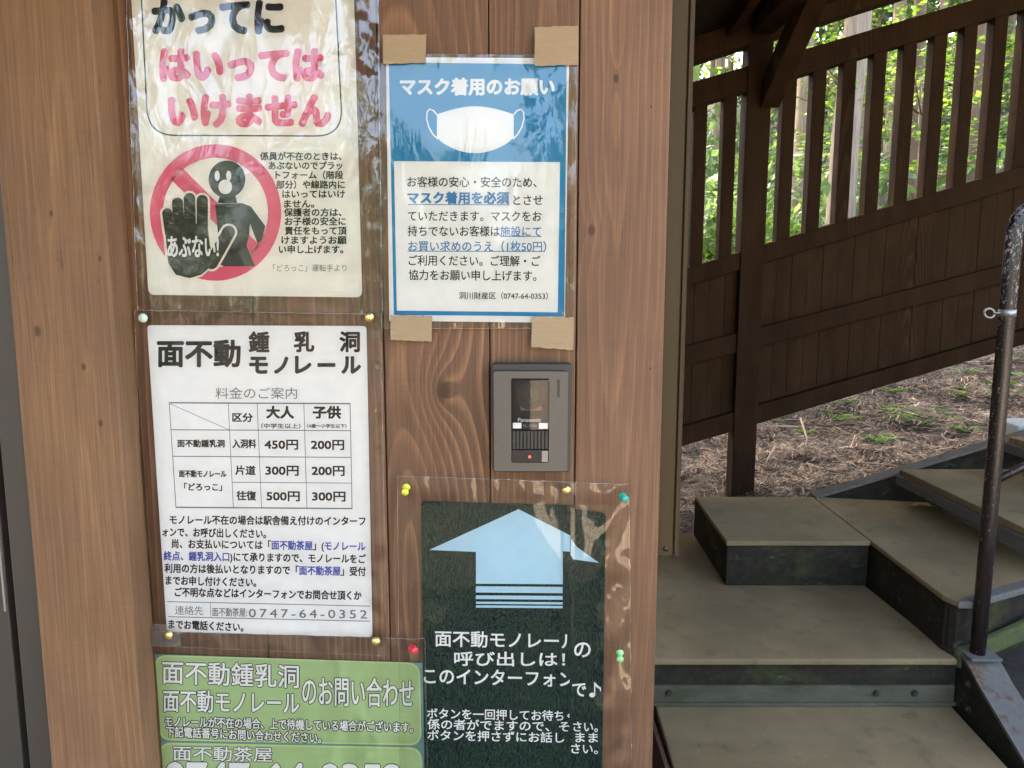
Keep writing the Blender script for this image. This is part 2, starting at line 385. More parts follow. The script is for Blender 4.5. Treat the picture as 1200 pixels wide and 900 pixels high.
# --- A: cream warning notice
A = thing('warning_notice', 'cream laminated warning notice with pink lettering and a crossed-out black figure', 'notice', at(290, 348, PY))
sheet('paper', rrect([(153, -14), (414.5, -14), (424.5, 348.5), (174, 345.5)], 8), PY, ink('cream_paper', (.80, .775, .70)), A)
mb = MB(); fit(mb, 'かってに', 180, 331, 1, 38, TX, 2.6); stroke(mb, rrect([(164, -40), (391.5, -40), (401.5, 159.5), (173.5, 158.5)], 32, 10), 1.7, TX, True); mb.build('black_heading', black, A)
mb = MB(); fit(mb, 'はいっては', 189, 378, 59, 93.5, TX, 2.7); fit(mb, 'いけません', 199, 386, 112, 147.5, TX, 2.7); mb.build('pink_heading', pink, A)
mb = MB(); TA = [('係員が不在のときは、', 305, 400, 183), ('あぶないのでプラッ', 315, 401, 194), ('トフォーム（階段', 323, 402, 205), ('部分）や線路内に', 324, 404, 216.3), ('はいってはいけ', 331, 404, 227.3), ('ません。', 333, 368, 238.7), ('保護者の方は、', 333, 400, 248.8), ('お子様の安全に', 334, 405, 259.3), ('責任をもって頂', 334, 406, 270.3), ('けますようお願', 330, 406, 281.3), ('い申し上げます。', 327, 402, 292.2)]
for s_, a, b, c in TA: line(mb, s_, a, b, c, c, 10.2, TX, .38)
mb.build('small_text', black, A)
mb = MB(); line(mb, '「どろっこ」運転手より', 320, 406, 314, 314, 9, TX); mb.build('signature_line', grey_ink, A)
# pictogram
Y0 = TX; C = (252.5, 249); mb = MB()
ou = circ(*C, 77, 80, 64); inn = circ(*C, 61.5, 64, 64)
for k in range(64): pq(mb, [ou[k], ou[(k+1) % 64], inn[(k+1) % 64], inn[k]], Y0)
s2 = 9.5; dv = (math.sqrt(.5), math.sqrt(.5)); nv = (dv[1], -dv[0]); h = 64
pq(mb, [(C[0]-dv[0]*h+nv[0]*s2, C[1]-dv[1]*h+nv[1]*s2), (C[0]+dv[0]*h+nv[0]*s2, C[1]+dv[1]*h+nv[1]*s2), (C[0]+dv[0]*h-nv[0]*s2, C[1]+dv[1]*h-nv[1]*s2), (C[0]-dv[0]*h-nv[0]*s2, C[1]-dv[1]*h-nv[1]*s2)], Y0)
mb.build('prohibition_ring', pink, A)
mb = MB(); Y1 = Y0 - .0001
pq(mb, circ(266, 210, 21.5, 22), Y1); pq(mb, [(259, 226), (275, 226), (278, 238), (255, 238)], Y1)
pq(mb, [(252, 239), (284, 238), (294, 242), (311, 265), (307, 281), (302, 286), (293, 262), (292, 275), (289, 288), (299, 312), (262, 312), (254, 308), (256, 280)], Y1)
mb.build('figure', black, A)
mb = MB(); Y2 = Y1 - .0001
pq(mb, circ(254.5, 206, 3, 6), Y2); pq(mb, circ(268, 206, 3, 6), Y2); pq(mb, circ(264, 219, 8, 8.5), Y2)
mb.build('figure_face', whiteink, A)
def fing(x0, y0, x1, y1, r): # capsule between two points
    a = math.atan2(y1 - y0, x1 - x0); return circ(x1, y1, r, r, 12, a - math.pi/2, a + math.pi/2) + circ(x0, y0, r, r, 12, a + math.pi/2, a + 1.5*math.pi)
hand = [((199, 272), (196, 250), 6), ((210, 270), (208, 238), 6.6), ((223, 270), (222, 233), 6.8), ((237, 272), (237, 235), 6.6), ((248, 308), (268, 272), 7.5)]
for nm, g, YY, mt in (('hand_outline', 2.6, Y2 - .0001, ink('cream_ink', (.80, .74, .62))), ('hand', 0, Y2 - .0003, black)):
    mb = MB(); q = 0
    for (p0, p1, r_) in hand: pq(mb, fing(*p0, *p1, r_ + g), YY - STEP * q); q += 1
    palm = [(193, 262), (243, 262), (246, 288), (250, 300), (247, 312), (236, 322), (222, 326), (206, 322), (197, 308)]
    cx = sum(p[0] for p in palm) / 9; cy = sum(p[1] for p in palm) / 9
    pq(mb, [(cx + (x - cx) * (1 + g / 28), cy + (y - cy) * (1 + g / 30)) for x, y in palm], YY - STEP * q); mb.build(nm, mt, A)
mb = MB(); fit(mb, 'あぶない!', 196.5, 256, 277, 301, Y2 - .0006, .7); mb.build('hand_lettering', whiteink, A)
film([(147, -30), (443, -30), (448.5, 369), (161, 363)], FL, film_mat('film_warning', 1.9, .0, 1, 20, .5, .075), A, .0014, 3, 70, 90, crease(lambda x, y: max(sst(404, 425, x), .35 * (1 - sst(150, 168, x))), .0011, 2, 60, 22))

# --- B: price notice
Bn = thing('price_notice', 'white laminated price notice with ruled fare table, below the cream warning notice', 'notice', at(310, 745, PY))
sheet('paper', rrect([(172.3, 381), (429.5, 382), (433, 565), (436.5, 746.5), (195.5, 740.5), (184, 565)][:2] + [(436.5, 746.5), (195.5, 740.5)], 5), PY, ink('white_paper', (.80, .80, .785)), Bn)
mb = MB(); fit(mb, '面不動', 185, 281, 399, 429.5, TX, 1.2)
for ch, a, b in (('鍾', 292, 315), ('乳', 345, 367.5), ('洞', 398.5, 421)): fit(mb, ch, a, b, 389, 412, TX, .9)
for ch, a, b, c, d in (('モ', 293, 313, 419, 437), ('ノ', 322, 337, 419, 437), ('レ', 346.5, 364, 418, 437), ('ー', 373, 392, 426.5, 429), ('ル', 401, 422, 418.5, 437)): fit(mb, ch, a, b, c, d, TX, 1.2)
mb.build('heading', black, Bn)
mb = MB(); fit(mb, '料金のご案内', 252.5, 348, 454, 467.5, TX); mb.build('subheading', grey_ink, Bn)
mb = MB(); T = [(198.3, 472), (410.3, 473), (412.5, 596), (206.2, 594.5)]
def tp(u, v): return tuple((T[0][k]*(1-u)+T[1][k]*u)*(1-v) + (T[3][k]*(1-u)+T[2][k]*u)*v for k in (0, 1))
def tl(a, b, w): stroke(mb, [a, b], w, TX)
stroke(mb, T, 1.7, TX, True); U = [0, .326, .486, .744, 1]; V = [0, .258, .512, .757, 1]
for u in U[1:4]: tl(tp(u, 0), tp(u, 1), .75)
tl(tp(0, V[1]), tp(1, V[1]), 1.0); tl(tp(0, V[2]), tp(1, V[2]), 1.0); tl(tp(U[1], V[3]), tp(1, V[3]), .8)
stroke(mb, [tp(.005, .01), tp(U[1], V[1])], .6, TX + .00004)
mb.build('table_ruling', grey_ink, Bn)
mb = MB(); TB = [('区分', 272.5, 296, 489, 11, .5), ('大人', 312.5, 344, 483, 15, .8), ('（中学生以上）', 306, 352, 499, 6, .2), ('子供', 367, 399, 483, 15, .8), ('（4歳～小学生以下）', 360, 406, 499, 5, .2),
      ('面不動鍾乳洞', 208, 263, 519.5, 9.3, .45), ('入洞料', 272.5, 300, 519.8, 11, .45), ('450円', 310.3, 349, 520.5, 13, .6), ('200円', 364.7, 403, 520.8, 13, .6),
      ('面不動モノレール', 210, 265, 555, 8.6, .45), ('「どろっこ」', 216, 260, 570.5, 9.5, .4), ('片道', 276, 299.3, 551, 11.5, .5), ('300円', 311.3, 349.7, 551, 13, .6), ('200円', 365.5, 403.5, 551.3, 13, .6),
      ('往復', 277.5, 300, 580.7, 11.5, .5), ('500円', 312.5, 351, 581, 13, .6), ('300円', 366, 404.5, 581.3, 13, .6)]
for s_, a, b, c, h, bo in TB: line(mb, s_, a, b, c, c + .3, h, TX, bo)
mb.build('table_lettering', black, Bn)
def seg(mbs, segs, x0, x1, yc0, yc1, h, Y, bold):       # one line in several inks
    whole = ''.join(s for s, _ in segs); vs, fs = glyphs(whole); a = min(v[0] for v in vs); b = max(v[0] for v in vs); tot = len(whole); pos = 0
    adv = {}
    for s_, c in segs:
        pass
    for s_, c in segs:
        g, gf = glyphs(s_)
        # advance widths from the font: prefix width measured with a sentinel
        def pw(t): 
            v1, _ = glyphs(t + '口'); v2, _ = glyphs('口'); return max(v[0] for v in v1) - max(v[0] for v in v2)
        o = pw(whole[:pos]) if pos else 0; pos += len(s_)
        fn = lambda x, y, o=o: (x0 + (x + o - a) / (b - a) * (x1 - x0), yc0 + (x + o - a) / (b - a) * (yc1 - yc0) - (y - .38) * h)
        if c == 'b':
            mq = MB(); put(mq, g, gf, fn, Y, bold); mq.build('blue_lettering', blue_ink, Bn)
        else: put(mbs[c], g, gf, fn, Y, bold)
mk, ml = MB(), MB(); D = {'k': mk, 'b': ml}; BO = .42
P = [([('モノレール不在の場合は駅舎備え付けのインターフ', 'k')], 199, 428, 609, 610.7), ([('ォンで、お呼び出しください。', 'k')], 190.5, 311.5, 623.2, 625.5),
     ([('尚、お支払いについては「', 'k'), ('面不動茶屋', 'b'), ('」(', 'k'), ('モノレール', 'b')], 201.5, 428, 637, 640.3), ([('終点、鍾乳洞入口', 'b'), (')にて承りますので、モノレールをご', 'k')], 192, 428.5, 651.3, 655),
     ([('利用の方は後払いとなりますので「', 'k'), ('面不動茶屋', 'b'), ('」受付', 'k')], 193, 428.5, 665.7, 669.7), ([('までお申し付けください。', 'k')], 194.3, 300, 680, 682.5),
     ([('ご不明な点などはインターフォンでお問合せ頂くか', 'k')], 205, 423.5, 693.7, 698), ([('までお電話ください。', 'k')], 197.7, 285, 731.3, 735)]
for s_, a, b, c, d in P: seg(D, s_, a, b, c, d, 11.4, TX, BO)
mk.build('paragraph', black, Bn)
mb = MB(); stroke(mb, [(195.8, 705), (433.3, 710.3), (433.6, 728), (197, 722.7)], .9, TX, True); stroke(mb, [(246.3, 706.4), (247, 723.6)], .6, TX + .00004)
line(mb, '連絡先', 205, 238, 715, 715.7, 11.5, TX); fit(mb, '面不動茶屋:', 248.7, 289.5, 712, 722, TX, .12, .7)
fit(mb, '0747-64-0352', 291.7, 430, 713.5, 723.3, TX, .12, 1.6, 1.35); mb.build('contact_box', grey_ink, Bn)
film([(157.5, 363.5), (446.5, 368), (453, 768), (172, 757)], FL, film_mat('film_price', 1.2, .0, 4, 12, .3), Bn, .0012, 8, 70, 90, crease(lambda x, y: max(sst(428, 440, x), .5 * sst(725, 750, y)), .0011, 6, 50, 30))

# --- C: blue mask notice
Cn = thing('mask_notice', 'blue and white laminated notice with face mask drawing, held up by tape', 'notice', at(560, 378, PY))
sheet('paper', [(452.3, 67), (667, 68.3), (661.8, 378.3), (456.2, 376)], PY, ink('mask_paper', (.80, .80, .77)), Cn)
blue = ink('sky_blue_ink', (.010, .215, .43))
mb = MB(); bq = [(455.6, 73), (664, 75.5), (661.4, 370.8), (461.5, 369)]; wq = [(461.8, 188.8), (656.3, 190), (653.6, 366), (465, 364)]
def lp(a, b, t): return (a[0] + (b[0]-a[0])*t, a[1] + (b[1]-a[1])*t)
tL = lp(bq[0], bq[3], (188.8-73)/296); tR = lp(bq[1], bq[2], (190-75.5)/295.3)
pq(mb, [bq[0], bq[1], tR, tL], TX); pq(mb, [tL, wq[0], wq[3], bq[3]], TX); pq(mb, [wq[1], tR, bq[2], wq[2]], TX); pq(mb, [wq[3], wq[2], bq[2], bq[3]], TX)
mb.build('blue_border', blue, Cn)
mb = MB(); fit(mb, 'マスク着用のお願い', 469.5, 649.3, 91.7, 111.2, TX - .0002, 1.0)
top = [(512 + 90*t, 134 - 9.5*math.sin(math.pi*t)) for t in [k/14 for k in range(15)]]; bot = [(602 - 90*t, 161 + 18.5*math.sin(math.pi*t)**.75) for t in [k/18 for k in range(19)]]
pq(mb, top + bot, TX - .0002)
for s_ in (0, 1):
    pts = [(512.5, 135), (508, 129.5), (503.5, 128), (500.5, 131), (500, 139), (502.5, 149), (507, 157), (513, 163)]
    if s_: pts = [(1114 - x, y) for x, y in pts]
    stroke(mb, pts, 1.7, TX - .0002)
mb.build('mask_drawing', whiteink, Cn)
mk, ml = MB(), MB()
line(mk, 'お客様の安心・安全のため、', 477.5, 628.7, 213, 213.5, 13.2, TX, .2); line(mk, 'とさせ', 601.5, 636, 234.5, 234.5, 13.2, TX, .2); line(mk, 'ていただきます。マスクをお', 478, 634.5, 253, 253.4, 13.2, TX, .2)
line(mk, '持ちでないお客様は', 477.8, 585.5, 270.7, 271, 13.2, TX, .2); line(mk, 'ご利用ください。ご理解・ご', 479, 633, 305, 306, 13.2, TX, .2); line(mk, '協力をお願い申し上げます。', 479, 628.5, 322, 323.3, 13.2, TX, .2)
line(mk, '洞川財産区（0747-64-0353）', 538, 642, 346.3, 346.8, 8.8, TX, .12); mk.build('body_text', black, Cn)
line(ml, 'マスク着用を必須', 478, 596.5, 231.7, 231.9, 15, TX, .75); line(ml, '施設にて', 586.3, 634, 271.2, 271.3, 13.2, TX, .2); line(ml, 'お買い求めのうえ（1枚50円）', 478.5, 640, 288.3, 289, 13.2, TX, .2)
for a, b, c in ((478, 597, 239.6), (586, 634.6, 277), (477.5, 638.5, 294.3)): stroke(ml, [(a, c), (b, c + .4)], .9, TX - .0002)
ml.build('blue_text', ink('blue_text_ink', (.035, .19, .42)), Cn)
film([(443, 63), (676.5, 65), (672, 385), (447.5, 385)], FL, film_mat('film_mask', 1.3, .0, 7, 18, .45, .065), Cn, .0011, 14)

# --- D: green contact notice
Dn = thing('contact_notice', 'green laminated contact notice with outlined white lettering, at the bottom left of the wall', 'notice', at(330, 1000, PY))
tm = Mat('teal_plank_print'); tm.set(color=tm.mix(tm.noise((8, 8, 160), 3, .6), (.07, .20, .20), (.16, .32, .30)), rough=.6)
sheet('paper', [(178.5, 766.5), (495, 777), (500, 1010), (188, 1010)], PY, tm.m, Dn)
gm = Mat('green_print'); gm.set(color=gm.mix(gm.noise((12, 12, 90), 3, .6), (.33, .47, .20), (.40, .55, .25)), rough=.6); edge = ink('pale_green_ink', (.52, .64, .28))
g1 = rrect([(181, 767.3), (492, 776.8), (494, 873.6), (186.5, 867.5)], 15); g2 = rrect([(186, 870), (494, 876), (498, 1000), (190, 1000)], 15)
mb = MB(); pq(mb, g1, TX + .00005); pq(mb, g2, TX + .00005); mb.build('pale_border', edge, Dn)
def shrink(p, k): cx = sum(q[0] for q in p)/len(p); cy = sum(q[1] for q in p)/len(p); return [(cx + (x-cx)*(1-2*k/308), cy + (y-cy)*(1-2*k/100)) for x, y in p]
mb = MB(); pq(mb, shrink(g1, 1.6), TX - .00005); pq(mb, shrink(g2, 1.6), TX - .00005); mb.build('green_panel', gm.m, Dn)
mk, mw = MB(), MB(); YB = TX - .00018
def outl(fun, *a, gain=1.0, core=.25, **k):
    fun(mk, *a, YB, core + gain, **k); fun(mw, *a, YB - .0005, core, **k)
outl(fit, '面不動鍾乳洞', 190.5, 350, 774, 801, gain=.9, core=.5, tilt=5.5); outl(fit, '面不動モノレール', 191.5, 350.5, 808.5, 834, gain=.9, core=.5, tilt=3)
outl(fit, 'のお問い合わせ', 354.5, 484.5, 792.5, 826.5, gain=.9, core=.45, tilt=3)
outl(line, 'モノレールが不在の場合、上で待機している場合がございます。', 193.5, 483.5, 845.3, 852.5, 13.2, gain=1.0, core=.35)
outl(line, '下記電話番号にお問い合わせください。', 194.7, 376, 857.3, 865, 13.2, gain=1.0, core=.35)
outl(fit, '面不動茶屋', 203, 319, 874, 891, gain=.8, core=.3, tilt=2); outl(fit, '0747-64-0352', 194, 472, 894, 932, gain=1.0, core=1.6, tilt=3)
mk.build('lettering_outline', black, Dn); mw.build('lettering', whiteink, Dn)
film([(176, 740), (498, 748), (504, 1020), (185, 1020)], FL - .0028, film_mat('film_contact', 1.2, .0, 9, 14, .45), Dn, .0014, 21, 80, 70, crease(lambda x, y: sst(350, 420, x), .0022, 9, 30, 14))

# --- E: dark arrow notice, folded along its right side
En = thing('arrow_notice', 'dark green laminated notice with a pale blue arrow, folded, under the intercom', 'notice', at(600, 1000, PY))
dm = Mat('dark_swirl_print')
dw = dm.noise((34, 1, 9), 3, .6, (2, 0, 5), 2.5); dl = (dw * 14 + dm.noise((240, 1, 60), 2, .6) * 1.2).fract()
dm.set(color=dm.mix(N(dm.t, dm.ramp(dl, [(0, 0), (.5, .9), (.8, .2), (1, 0)])), (.001, .006, .009), dm.mix(dm.noise((18, 1, 18), 2), (.016, .050, .046), (.050, .085, .040))), rough=.6, spec=.05)
PL = PY; PR = PY - .0014; TE = PL - .00022; TR_ = PR - .00022
sheet('paper', rrect([(493.5, 587.5), (673, 592), (673, 1010), (498, 1010)], 4, corners=(1, 0, 0, 0)), PL, dm.m, En)
sheet('folded_edge', rrect([(668.5, 596), (710, 601), (704, 1010), (666.5, 1010)], 6, corners=(0, 1, 0, 0)), PR, dm.m, En)
pale = ink('pale_blue_ink', (.38, .58, .68))
mb = MB(); pq(mb, [(607.7, 596.7), (669, 628), (669, 646.5), (659.5, 646), (659.5, 684.7), (557.7, 684), (557.7, 646.7), (503, 644.5)], TE)
for a, b in ((687, 694.3), (697.6, 702), (705, 707.6), (709.3, 712)): pq(mb, [(557.7, a), (659.3, a + .8), (659.2, b + .8), (557.7, b)], TE)
pq(mb, [(669.2, 631), (676, 641), (702, 659.5), (672, 655.5), (668.6, 650)], TR_); mb.build('arrow', pale, En)
mb = MB()
fit(mb, '面不動モノレール', 510, 677, 739, 757.5, TE, .4, 3.5); fit(mb, '呼び出しは！', 532.5, 662, 763.5, 780, TE, .4, 1); fit(mb, 'このインターフォン', 497, 672, 783, 801, TE, .4, 4)
line(mb, 'ボタンを一回押してお待ちく', 500.5, 672, 836, 839, 13.2, TE, .22); line(mb, '係の者がでますので、そ', 501, 667, 848.5, 851.5, 13.2, TE, .22); line(mb, 'ボタンを押さずにお話し', 501, 661, 861.3, 864.5, 13.2, TE, .22)
fit(mb, 'の', 673, 692, 753, 770, TR_, .4); fit(mb, 'で', 671, 686.5, 801, 816, TR_, .4)
pq(mb, circ(694, 814.5, 3.6, 2.8, 16), TR_); pq(mb, [(696.2, 814.5), (697.6, 814.5), (697.6, 800), (696.2, 799)], TR_); pq(mb, [(697.6, 800), (701, 803.5), (704.5, 806), (704, 811), (702.5, 807.5), (697.6, 804.5)], TR_ - .00003)
line(mb, 'さい。', 672, 700.5, 851.3, 852, 13.2, TR_, .22); line(mb, 'まま', 674.5, 700.5, 864, 864.5, 13.2, TR_, .22); line(mb, 'さい。', 669.5, 700.5, 877, 877.8, 13.2, TR_, .22)
mb.build('lettering', whiteink, En)
fcr = crease(lambda x, y: max(sst(690, 712, x) * sst(600, 680, y), .3 * (1 - sst(575, 590, y))), .0042, 13, 26, 18)
def fold(px, py):
    d = -.0016 * math.exp(-((px - 667) / 3.0) ** 2)
    if px > 690: d += .0018 * math.sin((px + py * .8) * .09) * min(1, (px - 690) / 20)
    return d - .0012 * sst(660, 675, px) + fcr(px, py)
film([(465.5, 557.5), (737, 567), (740, 1020), (470, 1020)], FL - .0050, film_mat('film_arrow', .8, .0, 12, 12, .40), En, .0012, 33, 90, 100, fold)

# clear tape square over the film corner
ct = film([(177, 731), (212, 732), (212, 757), (177, 758)], FL - .0068, film_mat('clear_tape', 2.0, .12, 15, 60, .5), None, .0004, 41, 12, 10, name='clear_tape')
tag(ct, 'square of clear tape over the lower left corner of the white price notice film', 'tape')

# beige cloth tape
tmx = Mat('cloth_tape'); x, y, z = tmx.xyz()
cr = tmx.noise((40, 1, 150), 3, .6, (1, 0, 2))
wv = tmx.noise((60, 60, 900), 2, .5) * .6 + tmx.noise((900, 60, 60), 2, .5) * .4
tmx.set(color=tmx.mix(wv, (.30, .205, .11), (.42, .30, .17)), rough=.7, normal=tmx.bump(wv * .3 + cr, .6, .0016), alpha=.82)
tapes = [('upper left', [(448.7, 41), (499.5, 40.2), (498.5, 73.5), (449, 75)]), ('upper right', [(626.7, 32), (677.8, 29.8), (677.5, 76), (626.5, 77.5)]), ('lower left', [(457.7, 369.5), (505.8, 370.5), (506, 400), (457.7, 398.5)]), ('lower right', [(623.5, 371.5), (673, 372), (672, 410.5), (622.7, 406.5)])]
for nm, q in tapes:
    rnd = random.Random(nm); pts = []
    for k in range(4):
        a, b = q[k], q[(k+1) % 4]; n = 14 if k % 2 == 0 else 2
        for i in range(n): t = i / n; j = .6 if k % 2 == 0 else .2; pts.append((a[0]+(b[0]-a[0])*t + rnd.uniform(-.2, .2), a[1]+(b[1]-a[1])*t + rnd.uniform(-j, j)))
    mb = MB(); mb.pxprism(pts[::-1], FL - .0036, .0005); tag(mb.build('cloth_tape', tmx.m), 'beige cloth tape on the %s corner of the blue mask notice' % nm, 'tape', 'pieces of beige tape on the mask notice')

# pins
def pin_mat(n, c, metal=0, rough=.3): return plain(n, c, rough, metal, .05)
brass = pin_mat('brass', (.78, .60, .22), .85, .28); mint = pin_mat('mint_enamel', (.52, .66, .50), .1, .35)
dome = [(0, 0), (.0012, 0), (.0012, .0015), (.0052, .0018), (.0054, .0026), (.0046, .0042), (.0028, .0052), (0, .0056)]
for px, py, mt, lb in ((168.7, 372.5, mint, 'pale green drawing pin at the top left corner of the white price notice'), (433.5, 371.7, brass, 'brass drawing pin at the top right corner of the white price notice'), (198.7, 743.5, brass, 'brass drawing pin at the bottom left corner of the white price notice'),
                       (441.3, 750.7, brass, 'brass drawing pin at the bottom right corner of the white price notice'), (663.8, 574, brass, 'brass drawing pin on the fold line above the dark arrow notice')):
    Yp = FL - (.0075 if py > 560 else .003); p = at(px, py, Yp); t = thing('drawing_pin', lb, 'pin', p, 'drawing pins in the notices')
    mb = MB(); mb.lathe(dome, p); mb.build('pin_head', mt, t, smooth=True); mb = MB(); mb.lathe([(.0005, 0), (.0005, -.009)], p, n=6); mb.build('pin_point', plain('pin_steel', (.6, .6, .6), .3, .9), t)
spool = [(0, 0), (.0030, 0), (.0046, .0006), (.0048, .0016), (.0034, .0030), (.0026, .0055), (.0027, .0085), (.0040, .0105), (.0042, .0125), (.0034, .0135), (0, .0138)]
for px, py, c, lb, ax in ((476.3, 570.5, (.72, .68, .06), 'yellow push pin at the top left corner of the dark arrow notice film', (0, -.95, -.25)), (729, 581.5, (.02, .33, .22), 'dark green push pin at the top right corner of the dark arrow notice film', (.15, -.95, 0)),
                          (726.5, 764, (.25, .58, .22), 'light green push pin beside the right edge of the dark arrow notice', (-.1, -.9, -.3)), (483, 759.5, (.58, .02, .04), 'red push pin above the right end of the green contact notice', (.35, -.85, .2))):
    Yp = FL - .0085; p = at(px, py, Yp); t = thing('push_pin', lb, 'pin', p, 'plastic push pins in the notices'); a = Vector(ax).normalized()
    mb = MB(); mb.lathe(spool, p, a); mb.build('pin_grip', pin_mat('pin_plastic', c, 0, .3), t, smooth=True); mb = MB(); mb.lathe([(.0005, 0), (.0005, -.010)], p, a, n=6); mb.build('pin_point', plain('pin_steel', (.6, .6, .6), .3, .9), t)

# ------------------------------------------------------------------ intercom
ic = thing('door_intercom', 'grey door intercom with dark camera window, speaker grille and small red light', 'intercom', at(622, 553, WY))
blk = plain('black_plastic', (.018, .018, .019), .38, bump=.05); gp = Mat('grey_plate'); gp.set(color=gp.mix(gp.noise((200,) * 3, 2), (.085, .077, .067), (.10, .09, .078)), rough=.45, metal=.35); gp = gp.m
IY = WY - .026
mb = MB(); mb.pxprism(rrect([(576.3, 426.5), (670.8, 426.5), (668.8, 553), (577.5, 553.5)], 5)[::-1], IY + .006, .0195); mb.build('housing', blk, ic, bevel=.001)
o4 = rrect([(578.4, 435.2), (665.8, 435.5), (664.8, 552.2), (579, 552.2)], 2.5, 4); i4 = rrect([(599, 443.4), (643.6, 443.6), (643.3, 542.4), (599.3, 542.2)], 2.5, 4)
mb = MB(); n = len(o4)
for k in range(n):
    q = (k + 1) % n; a, b, c, d = at(*o4[k], IY), at(*o4[q], IY), at(*i4[q], IY), at(*i4[k], IY); mb.hexa([a, d, c, b], [v + Vector((0, .0058, 0)) for v in (a, d, c, b)])
mb.build('faceplate', gp, ic)
mb = MB(); mb.pxprism([(653, 444.3), (656.2, 444.3), (656, 465.6), (653, 465.6)][::-1], IY - .0004, .003); mb.build('indicator_slot', blk, ic)
cw = MB(); cw.pxprism(i4[::-1], IY + .0045, .0012); win = cw.build('camera_recess', plain('recess_black', (.008, .008, .009), .5, spec=.05), ic)
mb = MB(); c_ = at(621.5, 463.5, IY + .0043); mb.lathe([(.0165, 0), (.0165, .0004), (.0150, .0005), (.0095, .0005), (.0090, .0012), (.0068, .0013), (.0060, .0008), (.0028, .0008), (.0024, .0013), (0, .0016)], c_, n=32); mb.build('camera_lens', plain('lens_black', (.012, .012, .013), .22, spec=.15), win, smooth=False)
mb = MB()
for pts in ([(610, 476), (635, 476), (635, 481), (610, 481)],): pq(mb, pts, IY + .0041)
mb.build('sensor_strip', plain('sensor_red', (.05, .012, .012), .3), win)
mb = MB(); fit(mb, 'Panasonic', 607, 634, 490, 494.2, IY + .0040, .12); mb.build('maker_lettering', plain('silver_ink', (.36, .36, .35), .4), win)
mb = MB(); fit(mb, 'VL-V566', 612.5, 629.5, 497.2, 500.6, IY + .0040); mb.build('model_lettering', plain('dim_ink', (.15, .15, .15), .4), win)
mb = MB(); pq(mb, [(601, 495.5), (611, 495.5), (611, 502), (601, 502)], IY + .0040); mb.build('name_label', whiteink, win); mb = MB(); pq(mb, [(631.5, 495.8), (642, 495.8), (642, 502.4), (631.5, 502.4)], IY + .0040); mb.build('name_label', whiteink, win)
gm_ = film_mat('window_glass', .55, 0.0, 19, 9, .25)
mb = MB(); 
for k in range(12):
    u0, u1 = k / 12, (k + 1) / 12; f = lambda u: (600.2 + u * 42.6, IY - .0002 - .0050 * math.sin(math.pi * u))
    (a, ya), (b, yb) = f(u0), f(u1); mb.face([at(a, 445, ya), at(a, 503.5, ya), at(b, 503.5, yb), at(b, 445, yb)])
mb.build('window_glass', gm_, ic, smooth=True)
mb = MB(); mb.pxprism([(600, 504.8), (643, 504.8), (643, 526.4), (600, 526.4)][::-1], IY + .0030, .0014); gr = mb.build('speaker_grille', plain('grille_black', (.012, .012, .013), .5), ic)
for k in range(10):
    a = 600.4 + k * 4.22; mb = MB(); mb.pxprism([(a + .5, 505), (a + 3.3, 505), (a + 3.3, 526.2), (a + .5, 526.2)][::-1], IY + .0003, .0026); mb.build('grille_rib', blk, gr, bevel=.0004)
mb = MB(); mb.pxprism([(600, 527.8), (643, 527.8), (642.7, 541.8), (600.2, 541.8)][::-1], IY + .0002, .004); bt = mb.build('call_button', plain('gloss_black', (.014, .014, .015), .08), ic, bevel=.0004)
lm = Mat('red_light'); lm.set(color=(.6, .02, .02), emit=(1, .10, .07), estr=.16)
mb = MB(); p = at(620.7, 535.4, IY); mb.lathe([(.0017, -.0003), (.0015, .0006), (0, .0009)], p, n=14); mb.build('call_light', lm.m, bt)
mb = MB(); mb.pxprism([(635, 528.4), (642.2, 528.4), (641.8, 541.4), (635, 541.4)][::-1], IY - .0001, .0002); mb.build('button_end', plain('grey_button_end', (.22, .19, .15), .2), bt)

# ------------------------------------------------------------------ stairs
st = thing('outdoor_stairs', 'brown-grey outdoor steps with dark mossy risers, turning up to the right beside the hut', 'stairs', (1.1, 2.4, 0))
rub = Mat('tread_surface'); rn = rub.noise((3, 3, 3), 4, .6); rf = rub.noise((450,) * 3, 2, .6)
rc = rub.mix(rf, (.158, .114, .059), (.264, .199, .110)); rc = rub.mix(1.0, rc, rub.ramp(rn, [(.3, .74), (.7, 1.12)]), 'MULTIPLY')
rc = rub.mix(rub.ramp(rub.noise((11,) * 3, 4, .65, (3, 3, 3)), [(.56, 0), (.74, .5)]), rc, (.07, .06, .04))
fk = rub.noise((130,) * 3, 2, .5, (5, 5, 5)); rc = rub.mix(rub.ramp(fk, [(.70, 0), (.74, .55)]), rc, (.05, .042, .03)); rc = rub.mix(rub.ramp(rub.noise((75,) * 3, 2, .5, (8, 1, 5)), [(.71, 0), (.75, .5)]), rc, (.36, .31, .22))
rub.set(color=rc, rough=.9, spec=.12, normal=rub.bump(rf, .5, .002)); rub = rub.m
rs = Mat('mossy_riser'); r1 = rs.noise((5, 5, 7), 5, .65); r2 = rs.noise((38,) * 3, 4, .7)
rcol = rs.mix(r2, (.008, .007, .005), (.040, .033, .024)); rcol = rs.mix(rs.ramp(r1, [(.52, 0), (.72, .75)]), rcol, (.055, .065, .020))
rcol = rs.mix(rs.ramp(rs.noise((9, 9, 20), 4, .7, (7, 7, 7)), [(.60, 0), (.74, .45)]), rcol, (.16, .15, .13))
rs.set(color=rcol, rough=.8, spec=.12, normal=rs.bump(r2, .4, .003)); rs = rs.m
stl = Mat('weathered_steel'); s1 = stl.noise((14,) * 3, 5, .7); sc1 = stl.mix(stl.noise((60,) * 3, 3), (.085, .080, .070), (.14, .132, .118))
